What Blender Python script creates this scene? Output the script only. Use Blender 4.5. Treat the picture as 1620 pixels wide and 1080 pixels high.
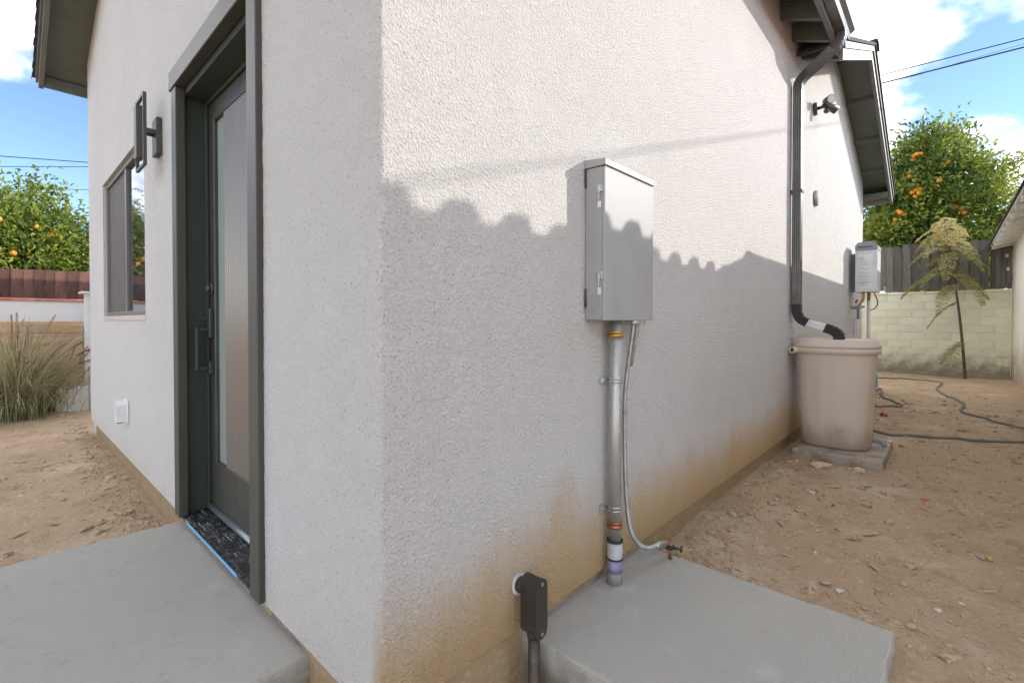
import bpy, bmesh, math, random
import numpy as np
from mathutils import Vector, Matrix

for o in list(bpy.data.objects):
    bpy.data.objects.remove(o, do_unlink=True)
S = bpy.context.scene
COL = S.collection
rad = math.radians

# ------------------------------------------------------------------ camera
FPX, HOR, PITCH = 749.0, 507.0, rad(.76)
FA = math.atan2(.6775, .7355)
CAM = Vector((-.63, -1.017, 1.0))
CX, CY = 810.0, HOR + FPX * math.tan(PITCH)
cam = bpy.data.cameras.new('camera')
cam.sensor_fit = 'HORIZONTAL'; cam.sensor_width = 36; cam.lens = FPX * 36 / 1620
cam.shift_y = -(540 - CY) / 1620
cam.clip_start = .02; cam.clip_end = 3000
camo = bpy.data.objects.new('camera', cam); COL.objects.link(camo)
camo.location = CAM; camo.rotation_euler = (math.pi / 2 - PITCH, 0, FA - math.pi / 2)
S.camera = camo

# ------------------------------------------------------------------ sky, sun, exposure
SUN = Vector((1.307, -1.0, .625)).normalized()          # towards the sun
S.view_settings.view_transform = 'Standard'; S.view_settings.look = 'None'
S.view_settings.gamma = 1; S.view_settings.exposure = 1.28
S.view_settings.use_curve_mapping = False
W = bpy.data.worlds.new('World'); S.world = W; W.use_nodes = True
nt = W.node_tree; nt.nodes.clear()
def wn(t, **k):
    n = nt.nodes.new(t)
    for a, b in k.items(): setattr(n, a, b)
    return n
wo = wn('ShaderNodeOutputWorld'); bg = wn('ShaderNodeBackground'); bg.inputs[1].default_value = .125
sky = wn('ShaderNodeTexSky', sky_type='NISHITA', sun_disc=False)
sky.sun_elevation = math.asin(SUN.z); sky.sun_rotation = math.pi / 2 - math.atan2(SUN.y, SUN.x)
sky.air_density = .8; sky.dust_density = 0.; sky.ozone_density = 2.0; sky.altitude = 1200
tc = wn('ShaderNodeTexCoord'); sp = wn('ShaderNodeSeparateXYZ'); nt.links.new(tc.outputs['Generated'], sp.inputs[0])
az = wn('ShaderNodeMath', operation='ADD'); az.inputs[1].default_value = .32; nt.links.new(sp.outputs[2], az.inputs[0])
mx = wn('ShaderNodeMath', operation='MAXIMUM'); mx.inputs[1].default_value = .05; nt.links.new(az.outputs[0], mx.inputs[0])
dv = wn('ShaderNodeVectorMath', operation='DIVIDE'); cb = wn('ShaderNodeCombineXYZ')
for i in range(3): nt.links.new(mx.outputs[0], cb.inputs[i])
nt.links.new(tc.outputs['Generated'], dv.inputs[0]); nt.links.new(cb.outputs[0], dv.inputs[1])
mp = wn('ShaderNodeMapping'); mp.inputs['Location'].default_value = (-5.343, 7.599, 3.38); nt.links.new(dv.outputs[0], mp.inputs[0])
nz = wn('ShaderNodeTexNoise'); nz.inputs['Scale'].default_value = 1.5; nz.inputs['Detail'].default_value = 9; nz.inputs['Roughness'].default_value = .55
nt.links.new(mp.outputs[0], nz.inputs['Vector'])
rp = wn('ShaderNodeMapRange', interpolation_type='SMOOTHSTEP'); rp.inputs[1].default_value = .465; rp.inputs[2].default_value = .655
nt.links.new(nz.outputs[0], rp.inputs[0])
mixc = wn('ShaderNodeMix', data_type='RGBA'); nt.links.new(rp.outputs[0], mixc.inputs[0])
nt.links.new(sky.outputs[0], mixc.inputs[6]); mixc.inputs[7].default_value = (16.5, 15.6, 14.6, 1)
nt.links.new(mixc.outputs[2], bg.inputs[0]); nt.links.new(bg.outputs[0], wo.inputs[0])
sl = bpy.data.lights.new('sun', 'SUN'); sl.energy = 2.0; sl.angle = rad(.5); sl.color = (1, .93, .84)
so = bpy.data.objects.new('sun', sl); COL.objects.link(so); so.rotation_euler = SUN.to_track_quat('Z', 'Y').to_euler(); so.location = (6, -6, 8)

# ------------------------------------------------------------------ pixel helpers (a pixel is only a direction; the plane it lies on gives the distance)
_R = Vector((math.sin(FA), -math.cos(FA), 0)); _Fh = Vector((math.cos(FA), math.sin(FA), 0))
_F = _Fh * math.cos(PITCH) - Vector((0, 0, math.sin(PITCH))); _U = _Fh * math.sin(PITCH) + Vector((0, 0, math.cos(PITCH)))
def _ray(x, y): return _F + _R * ((x - CX) / FPX) + _U * ((CY - y) / FPX)
def onX(x, y, X=0.): d = _ray(x, y); return CAM + d * ((X - CAM.x) / d.x)
def onY(x, y, Y=0.): d = _ray(x, y); return CAM + d * ((Y - CAM.y) / d.y)
def onZ(x, y, z=0.): d = _ray(x, y); return CAM + d * ((z - CAM.z) / d.z)

# ------------------------------------------------------------------ mesh helpers
class MB:
    def __init__(s): s.v = []; s.f = []; s.sm = []
    def add(s, v, f, smooth=False):
        b = len(s.v); s.v += [tuple(p) for p in v]; s.f += [tuple(i + b for i in q) for q in f]; s.sm += [smooth] * len(f); return s
    def box(s, x0, x1, y0, y1, z0, z1, bev=0, seg=1, M=None):
        bm = bmesh.new(); bmesh.ops.create_cube(bm, size=1)
        for v in bm.verts: v.co = Vector((x0 + (v.co.x + .5) * (x1 - x0), y0 + (v.co.y + .5) * (y1 - y0), z0 + (v.co.z + .5) * (z1 - z0)))
        if bev: bmesh.ops.bevel(bm, geom=bm.edges[:], offset=bev, segments=seg, affect='EDGES', profile=.5)
        if M: bm.transform(M)
        bm.verts.index_update()
        s.add([v.co[:] for v in bm.verts], [[v.index for v in f.verts] for f in bm.faces]); bm.free(); return s
    def prism(s, poly, a, b, axis='X', inset=0):
        # poly: 2D points; axis X -> (y,z), Y -> (x,z), Z -> (x,y)
        n = len(poly)
        def P(p, t):
            return {'X': (t, p[0], p[1]), 'Y': (p[0], t, p[1]), 'Z': (p[0], p[1], t)}[axis]
        v = [P(p, a) for p in poly] + [P(p, b) for p in poly]
        f = [tuple(range(n))[::-1], tuple(range(n, 2 * n))] + [(i, (i + 1) % n, n + (i + 1) % n, n + i) for i in range(n)]
        return s.add(v, f)
    def sweep(s, path, prof, scale=None, caps=True, smooth=True, up=None):
        path = [Vector(p) for p in path]; n = len(path); m = len(prof)
        T = []
        for i in range(n):
            t = path[min(i + 1, n - 1)] - path[max(i - 1, 0)]; T.append(t.normalized())
        u = Vector(up) if up else (Vector((0, 0, 1)) if abs(T[0].z) < .9 else Vector((0, 1, 0)))
        v = []
        for i in range(n):
            u = (u - T[i] * u.dot(T[i])).normalized(); w = T[i].cross(u)
            k = scale[i] if scale else 1.
            for a, b in prof: v.append(path[i] + u * (a * k) + w * (b * k))
        f = []
        for i in range(n - 1):
            for j in range(m):
                f.append((i * m + j, i * m + (j + 1) % m, (i + 1) * m + (j + 1) % m, (i + 1) * m + j))
        s.add(v, f, smooth)
        if caps: 
            b = len(s.v) - n * m
            s.f.append(tuple(b + j for j in range(m))[::-1]); s.f.append(tuple(b + (n - 1) * m + j for j in range(m))); s.sm += [False, False]
        return s
    def tube(s, path, r, seg=10, scale=None, caps=True):
        return s.sweep(path, [(r * math.cos(2 * math.pi * k / seg), r * math.sin(2 * math.pi * k / seg)) for k in range(seg)], scale, caps)
    def cyl(s, a, b, r, seg=16, r2=None):
        return s.tube([a, b], r, seg, [1, (r2 / r) if r2 is not None else 1])
    def ball(s, c, r, seg=10, rings=6, sz=1.):
        v = []; f = []
        for i in range(rings + 1):
            th = math.pi * i / rings
            for j in range(seg):
                ph = 2 * math.pi * j / seg
                v.append((c[0] + r * math.sin(th) * math.cos(ph), c[1] + r * math.sin(th) * math.sin(ph), c[2] + r * sz * math.cos(th)))
        for i in range(rings):
            for j in range(seg): f.append((i * seg + j, (i + 1) * seg + j, (i + 1) * seg + (j + 1) % seg, i * seg + (j + 1) % seg))
        return s.add(v, f, True)
    def mesh(s, name):
        me = bpy.data.meshes.new(name); me.from_pydata(s.v, [], s.f)
        me.polygons.foreach_set('use_smooth', s.sm); me.update(); return me
def O(name, mb, mat, parent=None, label=None, cat=None, group=None, kind=None, loc=None):
    me = mb.mesh(name) if isinstance(mb, MB) else mb
    if mat and not me.materials: me.materials.append(mat)
    o = bpy.data.objects.new(name, me); COL.objects.link(o)
    if loc is not None: o.location = loc
    if parent:
        o.parent = parent
        o.matrix_parent_inverse = Matrix.Translation(-parent.location)
    return tag(o, label, cat, group, kind)
def tag(o, label=None, cat=None, group=None, kind=None):
    if label: o['label'] = label
    if cat: o['category'] = cat
    if group: o['group'] = group
    if kind: o['kind'] = kind
    return o
def thing(name, loc, label, cat, group=None):
    o = bpy.data.objects.new(name, None); COL.objects.link(o); o.location = loc; o.empty_display_size = .1
    return tag(o, label, cat, group)
def smooth_path(pts, n=8):
    P = [Vector(p) for p in pts]; P = [P[0] * 2 - P[1]] + P + [P[-1] * 2 - P[-2]]; out = []
    for i in range(1, len(P) - 2):
        a, b, c, d = P[i - 1:i + 3]
        for k in range(n):
            t = k / n
            out.append(.5 * ((2 * b) + (c - a) * t + (2 * a - 5 * b + 4 * c - d) * t * t + (3 * b - a - 3 * c + d) * t ** 3))
    out.append(P[-2]); return out
def rng(seed): return np.random.default_rng(seed)
def vnoise(x, y, seed=0):
    x = np.asarray(x, float); y = np.asarray(y, float)
    xi = np.floor(x).astype(np.int64); yi = np.floor(y).astype(np.int64); fx = x - xi; fy = y - yi
    def h(a, b):
        n = (a * 374761393 + b * 668265263 + seed * 974711) & 0xffffffff
        n = ((n ^ (n >> 13)) * 1274126177) & 0xffffffff
        return ((n ^ (n >> 16)) & 0xffff) / 65535.
    u = fx * fx * (3 - 2 * fx); v = fy * fy * (3 - 2 * fy)
    return (h(xi, yi) * (1 - u) + h(xi + 1, yi) * u) * (1 - v) + (h(xi, yi + 1) * (1 - u) + h(xi + 1, yi + 1) * u) * v - .5
def fbm(x, y, seed=0, oct=4):
    s = 0; a = 1.
    for k in range(oct): s = s + a * vnoise(np.asarray(x) * 2 ** k, np.asarray(y) * 2 ** k, seed + k); a *= .5
    return s

# ------------------------------------------------------------------ materials
def mk(name, col, rough=.6, metal=0., layers=(), bumps=(), zst=None, stretch=None, spec=.5, rnd=0., coat=0.):
    """layers: (scale, colour, lo, hi[, stretch]) noise mixes; bumps: (kind, scale, strength, distance[, stretch]); zst: dirt and darker tones rising from the ground (z full, z none, colour, noise scale, amount)"""
    m = bpy.data.materials.new(name); m.use_nodes = True; t = m.node_tree; N = t.nodes; L = t.links
    b = N['Principled BSDF']; b.inputs['Roughness'].default_value = rough; b.inputs['Metallic'].default_value = metal
    b.inputs['Specular IOR Level'].default_value = spec; b.inputs['Coat Weight'].default_value = coat
    tcn = N.new('ShaderNodeTexCoord')
    def vec(st):
        if not st: return tcn.outputs['Object']
        mpn = N.new('ShaderNodeMapping'); mpn.inputs['Scale'].default_value = st; L.new(tcn.outputs['Object'], mpn.inputs[0]); return mpn.outputs[0]
    def noise(sc, st=None, det=5, ro=.6):
        n = N.new('ShaderNodeTexNoise'); n.inputs['Scale'].default_value = sc; n.inputs['Detail'].default_value = det; n.inputs['Roughness'].default_value = ro
        L.new(vec(st or stretch), n.inputs['Vector']); return n.outputs[0]
    def mapr(s, a, c, d=0., e=1.):
        r = N.new('ShaderNodeMapRange'); r.interpolation_type = 'SMOOTHSTEP'
        for i, q in enumerate((a, c, d, e)): r.inputs[i + 1].default_value = q
        L.new(s, r.inputs[0]); return r.outputs[0]
    rgb = N.new('ShaderNodeRGB'); rgb.outputs[0].default_value = (*col, 1); cur = rgb.outputs[0]
    def mixto(fac, c2, blend='MIX'):
        nonlocal cur
        x = N.new('ShaderNodeMix'); x.data_type = 'RGBA'; x.blend_type = blend; L.new(fac, x.inputs[0]); L.new(cur, x.inputs[6]); x.inputs[7].default_value = (*c2, 1); cur = x.outputs[2]
    for ly in layers:
        mixto(mapr(noise(ly[0], ly[4] if len(ly) > 4 else None), ly[2], ly[3]), ly[1])
    if zst:
        sx = N.new('ShaderNodeSeparateXYZ'); g = N.new('ShaderNodeNewGeometry'); L.new(g.outputs['Position'], sx.inputs[0])
        for q in zst:
            z0, z1, c2, sc, am = q[:5]
            a = N.new('ShaderNodeMath'); a.operation = 'MULTIPLY_ADD'; L.new(noise(sc, q[5] if len(q) > 5 else (1, 1, .6), 6, .65), a.inputs[0])
            a.inputs[1].default_value = -(z1 - z0) * 1.6; L.new(sx.outputs[2], a.inputs[2])
            f0 = mapr(a.outputs[0], z0 - (z1 - z0) * .8, z1 - (z1 - z0) * .8, am, 0.)
            if len(q) > 6:      # only on faces looking along -Y
                sn = N.new('ShaderNodeSeparateXYZ'); L.new(g.outputs['Normal'], sn.inputs[0])
                gy = mapr(sx.outputs[1], .004, .05, 1., q[6]); mu = N.new('ShaderNodeMath'); mu.operation = 'MULTIPLY'
                L.new(f0, mu.inputs[0]); L.new(gy, mu.inputs[1]); f0 = mu.outputs[0]
            mixto(f0, c2)
    if rnd:
        oi = N.new('ShaderNodeObjectInfo'); hs = N.new('ShaderNodeHueSaturation'); L.new(cur, hs.inputs['Color'])
        L.new(mapr(oi.outputs['Random'], 0, 1, 1 - rnd, 1 + rnd), hs.inputs['Value']); cur = hs.outputs[0]
    L.new(cur, b.inputs['Base Color'])
    nrm = None
    for bp in bumps:
        kd, sc, st, ds = bp[:4]; sv = bp[4] if len(bp) > 4 else None
        if kd == 'noise': h = noise(sc, sv, 4, .6)
        elif kd == 'grain': h = noise(sc, sv, 9, .9)
        else:
            vo = N.new('ShaderNodeTexVoronoi'); vo.feature = 'SMOOTH_F1' if kd == 'voro' else 'F1'; vo.inputs['Scale'].default_value = sc; L.new(vec(sv), vo.inputs['Vector']); h = vo.outputs[0]
        bn = N.new('ShaderNodeBump'); bn.inputs['Strength'].default_value = st; bn.inputs['Distance'].default_value = ds; L.new(h, bn.inputs['Height'])
        if nrm: L.new(nrm, bn.inputs['Normal'])
        nrm = bn.outputs[0]
    if nrm: L.new(nrm, b.inputs['Normal'])
    return m
TAN = (.66, .46, .24)
STUCCO = mk('stucco', (.78, .76, .735), .9, layers=[(.7, (.745, .725, .70), .4, .7), (5, (.80, .78, .76), .45, .75), (105, (.50, .48, .46), .60, .67)],  # fine dark speckle paints the shade of the stucco pits into the colour
            bumps=[('noise', 9, .3, .02), ('grain', 70, 1., .0105), ('vorof', 135, 1., .0062)], spec=.12,
            zst=[(.0, .42, TAN, 2.2, .9, (1, 1, .35), .03), (-.04, .36, (.60, .42, .23), 75, .85, (1, 1, 1), .06), (-.02, .13, (.52, .36, .20), 9, .6, (1, 1, .5), .08)])
FOUND = mk('foundation', (.34, .245, .145), .95, layers=[(6, (.30, .215, .125), .45, .7), (40, (.44, .33, .21), .5, .7), (120, (.22, .15, .09), .62, .72)], bumps=[('noise', 60, .8, .006), ('voro', 180, .5, .003)], spec=.1)
SLAB = mk('slab_concrete', (.40, .385, .345), .85, layers=[(1.4, (.385, .375, .345), .42, .7), (6, (.46, .45, .42), .56, .78), (230, (.31, .30, .275), .62, .68), (420, (.53, .52, .49), .63, .69), (11, (.36, .325, .275), .68, .80)],
           bumps=[('noise', 200, .8, .004, (.05, 1, 1)), ('grain', 110, .6, .004)], spec=.2, zst=[(-.17, -.055, (.20, .17, .13), 16, .9)])  # slab sides get darker towards the bottom
PADM = mk('pad_concrete', (.40, .35, .29), .9, layers=[(8, (.28, .21, .15), .45, .65), (50, (.5, .46, .4), .55, .7)], bumps=[('noise', 70, .5, .004)], spec=.2)
SOIL = mk('soil', (.50, .365, .235), .97, layers=[(.8, (.48, .355, .235), .48, .66), (1.7, (.60, .47, .34), .5, .7), (4.5, (.42, .295, .19), .50, .68), (22, (.60, .48, .355), .55, .72), (75, (.33, .23, .15), .58, .72), (160, (.64, .56, .46), .66, .74)],
          bumps=[('noise', 35, .9, .02), ('grain', 120, .9, .007)], spec=.12)
CLOD = mk('clod', (.54, .41, .28), .97, layers=[(30, (.44, .32, .21), .45, .65)], bumps=[('noise', 120, .6, .004)], spec=.1, rnd=.25)
PALE = mk('pale_stone', (.52, .47, .41), .9, layers=[(40, (.4, .34, .28), .45, .65)], spec=.2)
PAINT = mk('dark_trim_paint', (.058, .055, .044), .5, layers=[(3, (.072, .069, .056), .4, .7)], bumps=[('noise', 130, .15, .001)], spec=.45)
JAMB = mk('jamb_paint', (.045, .056, .046), .42, bumps=[('noise', 200, .2, .001)], spec=.4)
DOORM = mk('door_paint', (.052, .053, .043), .42, layers=[(6, (.085, .083, .070), .5, .75, (6, 6, .5))], bumps=[('noise', 26, .6, .004, (3, 3, .22))], spec=.45)
EAVE = mk('eave_paint', (.135, .148, .125), .6, layers=[(2.5, (.11, .122, .10), .4, .7), (14, (.165, .175, .155), .6, .8)], bumps=[('noise', 60, .3, .002)], spec=.3)
FASC = mk('fascia_paint', (.16, .165, .16), .5, layers=[(5, (.14, .145, .14), .4, .7)], spec=.4)
GUTT = mk('gutter_metal', (.085, .085, .08), .32, .35, layers=[(4, (.14, .14, .136), .4, .7)], spec=.5)
SHING = mk('shingle', (.055, .055, .058), .95, layers=[(60, (.09, .088, .085), .45, .65)], bumps=[('noise', 90, .8, .004)])
STEELP = mk('panel_paint', (.345, .345, .345), .55, layers=[(3, (.31, .31, .31), .4, .7), (25, (.39, .39, .385), .66, .8, (1, 1, .3))], bumps=[('noise', 3, .08, .006)], spec=.35)
STEELD = mk('shadow_gap_and_dark_metal', (.05, .05, .055), .5)
ZINC = mk('zinc', (.62, .64, .65), .38, .85, layers=[(30, (.48, .5, .51), .45, .65)])
GALV = mk('galvanised_pipe', (.46, .46, .43), .48, .7, layers=[(9, (.40, .39, .35), .42, .7, (1, 1, .2)), (80, (.6, .6, .57), .55, .7)], bumps=[('noise', 60, .15, .001)])
FLEX = mk('flex_conduit', (.46, .46, .45), .42, .75, layers=[(20, (.34, .33, .31), .4, .7)])
BRASS = mk('brass', (.55, .33, .09), .35, .8, layers=[(50, (.3, .16, .05), .5, .7)])
COPPER = mk('copper', (.48, .20, .11), .42, .8, layers=[(30, (.28, .13, .08), .45, .65), (70, (.35, .40, .33), .66, .75)])
RUBBER = mk('black_rubber', (.022, .022, .022), .55)
PVC = mk('grey_pvc', (.43, .43, .45), .5, layers=[(12, (.36, .36, .37), .45, .7)], zst=[(-.05, .03, (.3, .25, .18), 20, .7)])
PURPLE = mk('purple_primer', (.22, .20, .35), .45, layers=[(25, (.34, .33, .42), .5, .7)])
LBM = mk('weathered_dark_metal', (.046, .042, .036), .48, .3, layers=[(14, (.075, .068, .058), .48, .7), (60, (.17, .15, .12), .66, .76)], bumps=[('noise', 90, .3, .002)], zst=[(-.2, .0, (.16, .12, .08), 18, .5)])
WHITEP = mk('white_plastic', (.72, .73, .75), .4, layers=[(8, (.65, .65, .66), .45, .7)])
BARREL = mk('barrel_plastic', (.68, .585, .50), .5, layers=[(1.6, (.64, .54, .455), .4, .7), (5, (.66, .57, .495), .55, .8, (1, 1, .25)), (7, (.30, .22, .155), .72, .82, (2.5, 2.5, .22))],
             bumps=[('noise', 40, .08, .002)], spec=.35, zst=[(-.03, .22, (.28, .205, .135), 9, .65, (1, 1, .35))])
HEAT = mk('heater_enamel', (.68, .69, .70), .35, layers=[(2, (.54, .56, .58), .4, .7)])
HEATD = mk('heater_grey', (.25, .26, .28), .45)
PRINT = mk('label_print', (.28, .28, .30), .6)
SILVER = mk('brushed_grey', (.30, .31, .32), .3, .6)
LENS = mk('lamp_lens', (.7, .7, .68), .2)
GREENB = mk('pale_green_block', (.77, .765, .575), .85, layers=[(1.5, (.73, .725, .53), .4, .7), (8, (.75, .755, .58), .5, .75), (22, (.42, .40, .27), .66, .78)],
            bumps=[('noise', 45, .5, .005)], zst=[(-.12, .42, (.21, .17, .11), 5, .85)], rnd=.05)
MORT = mk('painted_mortar', (.75, .745, .56), .9, bumps=[('noise', 70, .5, .004)], zst=[(-.12, .42, (.18, .14, .09), 5, .85)])
GARW = mk('cream_stucco', (.76, .735, .63), .9, layers=[(2, (.70, .675, .56), .4, .7)], bumps=[('noise', 80, .6, .005)], zst=[(-.1, .75, (.27, .19, .11), 4, .85)])
GARP = mk('white_weathered_wood', (.74, .72, .66), .75, layers=[(7, (.60, .58, .52), .45, .65, (.3, 2, 2)), (30, (.33, .30, .25), .64, .75)], bumps=[('noise', 30, .5, .004, (.2, 2, 2))])
GREYW = mk('weathered_grey_wood', (.165, .148, .126), .9, layers=[(5, (.105, .094, .08), .42, .66, (6, 6, .4)), (9, (.26, .24, .21), .58, .76, (6, 6, .3))], bumps=[('noise', 16, .8, .006, (8, 8, .4))], rnd=.28)
BROWNW = mk('stained_brown_wood', (.145, .068, .052), .85, layers=[(3.5, (.085, .045, .04), .42, .64, (3, 3, .6)), (6, (.30, .165, .09), .60, .74, (3, 3, .5)), (13, (.15, .115, .10), .58, .72, (4, 4, .4))], bumps=[('noise', 16, .6, .005, (6, 6, .4))], rnd=.3)
OCHREW = mk('ochre_timber', (.40, .255, .14), .85, layers=[(3, (.50, .34, .20), .4, .65, (.5, 3, 3)), (6, (.29, .21, .145), .52, .75, (.4, 3, 5))], bumps=[('noise', 20, .6, .004, (.3, 5, 5))], rnd=.22)
WHITEW = mk('white_painted_wall', (.74, .73, .72), .85, layers=[(2, (.68, .67, .66), .4, .7), (18, (.56, .54, .52), .68, .78)], bumps=[('noise', 60, .4, .004)])
REDCAP = mk('red_cap_tile', (.42, .145, .095), .8, layers=[(10, (.52, .24, .17), .45, .65)], bumps=[('noise', 60, .4, .003)], rnd=.15)
ALU = mk('window_vinyl', (.15, .145, .14), .4)
SILLM = mk('sill_plaster', (.55, .47, .44), .8, layers=[(9, (.46, .33, .29), .5, .7)])
SCREEN = mk('insect_screen', (.105, .092, .085), .75, layers=[(6, (.125, .11, .10), .4, .7)], bumps=[('noise', 350, .3, .001)])
THRESH = mk('threshold_metal', (.025, .025, .026), .4, .2, layers=[(18, (.42, .42, .42), .585, .64, (5, .5, 1)), (40, (.14, .14, .145), .5, .62)])
TAPE = mk('blue_tape', (.13, .42, .72), .6)
HOSE = mk('grey_hose', (.22, .195, .165), .85, layers=[(9, (.28, .245, .20), .45, .7)], spec=.15)
RED = mk('red_wire', (.38, .035, .03), .5); BLUE = mk('blue_scrap', (.06, .13, .30), .6); PINK = mk('pink_scrap', (.60, .20, .19), .7); YLEAF = mk('yellow_leaf', (.60, .36, .11), .7); DRYL = mk('dry_leaf', (.34, .25, .16), .8, rnd=.3)
BARK = mk('bark', (.10, .075, .055), .95, layers=[(20, (.16, .125, .095), .45, .65)], bumps=[('noise', 40, .8, .01)])
WIRE = mk('cable', (.012, .012, .014), .6)
def mk_glass(name, base, rough, wave=0., wsc=(1, 1, 1), spec=.8):
    m = mk(name, base, rough, bumps=[('noise', 3., wave, .02, wsc)] if wave else (), spec=spec); return m
PANE = mk_glass('window_glass', (.035, .037, .038), .015, .035, (.4, .4, 4), 1.0)
DGLASS = mk_glass('door_glass', (.30, .345, .32), .12, .05, (2, 2, 1), .8)
FLUTE = mk_glass('fluted_glass', (.17, .145, .12), .22, 0, spec=.8)
ORANGE = mk('orange_peel', (.82, .27, .02), .5, layers=[(9, (.9, .38, .03), .4, .7)], bumps=[('noise', 160, .2, .002)], rnd=.1)
def mk_leaf(name, dark, light, trans=.35, rough=.45):
    m = bpy.data.materials.new(name); m.use_nodes = True; t = m.node_tree; N = t.nodes; L = t.links; b = N['Principled BSDF']
    at = N.new('ShaderNodeAttribute'); at.attribute_name = 'tint'; x = N.new('ShaderNodeMix'); x.data_type = 'RGBA'
    L.new(at.outputs['Fac'], x.inputs[0]); x.inputs[6].default_value = (*dark, 1); x.inputs[7].default_value = (*light, 1)
    L.new(x.outputs[2], b.inputs['Base Color']); b.inputs['Roughness'].default_value = rough
    tr = N.new('ShaderNodeBsdfTranslucent'); L.new(x.outputs[2], tr.inputs[0]); ms = N.new('ShaderNodeMixShader'); ms.inputs[0].default_value = trans
    L.new(b.outputs[0], ms.inputs[1]); L.new(tr.outputs[0], ms.inputs[2]); L.new(ms.outputs[0], N['Material Output'].inputs[0]); return m
LEAF = mk_leaf('citrus_leaf', (.05, .115, .024), (.42, .48, .08), .42, .35); 
FERN = mk_leaf('feathery_leaf', (.24, .27, .09), (.66, .56, .26), .4, .6)
BLADE = mk_leaf('grass_blade', (.17, .19, .075), (.64, .55, .36), .3, .6)
PLUME = mk_leaf('grass_plume', (.24, .075, .08), (.68, .56, .44), .3, .7)

# ------------------------------------------------------------------ ground
def gz(x, y):
    x = np.asarray(x, float); y = np.asarray(y, float)
    def ss(a, b, t): t = np.clip((t - a) / (b - a), 0, 1); return t * t * (3 - 2 * t)
    right = -.118 + .02 * ss(5, 12, x)
    left = -.155 + .015 * ss(3, 7, y)
    k = ss(.2, 1.4, x) * (1 - ss(.0, .6, y)) + ss(1.2, 2., x) * 0
    base = left * (1 - k) + right * k
    base = base - .12 * (1 - ss(.3, 1.1, np.hypot((x - .25) * .9, (y + .15) * .8)))      # scoured hollow at the house corner
    edge = np.maximum(np.exp(-((y + .10) / .10) ** 2) * ss(1.3, 1.9, x), np.exp(-((x + .14) / .14) ** 2) * ss(1.9, 2.3, y))
    n = .035 * fbm(x * .9, y * .9, 3, 3) + .016 * fbm(x * 5, y * 5, 9, 3) + .007 * fbm(x * 22, y * 22, 17, 2)
    return base + n + edge * (.004 + .035 * np.abs(fbm(x * 7, y * 7, 31, 3)))
def axis(f0, f1, step, far):
    a = list(np.arange(f0, f1 + 1e-6, step)); d = step; lo = f0; hi = f1
    while hi < far: d *= 1.5; lo -= d; hi += d; a = [lo] + a + [hi]
    return np.array(a)
gx = axis(-2.2, 12.6, .035, 900); gy = axis(-2.0, 8.6, .035, 900)
GX, GY = np.meshgrid(gx, gy, indexing='ij'); GZ = gz(GX, GY)
nx, ny = GX.shape
idx = np.arange(nx * ny).reshape(nx, ny)
fa = np.stack([idx[:-1, :-1], idx[1:, :-1], idx[1:, 1:], idx[:-1, 1:]], -1).reshape(-1, 4)
def npmesh(name, V, F, mat, smooth=True, tint=None):
    V = np.ascontiguousarray(V, dtype=np.float32); F = np.ascontiguousarray(F, dtype=np.int32); k = F.shape[1]
    me = bpy.data.meshes.new(name); me.vertices.add(len(V)); me.vertices.foreach_set('co', V.ravel())
    me.loops.add(F.size); me.loops.foreach_set('vertex_index', F.ravel()); me.polygons.add(len(F))
    me.polygons.foreach_set('loop_start', np.arange(0, F.size, k, dtype=np.int32))
    me.polygons.foreach_set('use_smooth', np.full(len(F), smooth)); me.update(calc_edges=True); me.validate()
    if tint is not None:
        a = me.attributes.new('tint', 'FLOAT', 'POINT'); a.data.foreach_set('value', np.ascontiguousarray(tint, dtype=np.float32))
    me.materials.append(mat); return me
O('ground', npmesh('ground', np.stack([GX, GY, GZ], -1).reshape(-1, 3), fa, SOIL), None, kind='structure')
def G(x, y): return float(gz(x, y))

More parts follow.
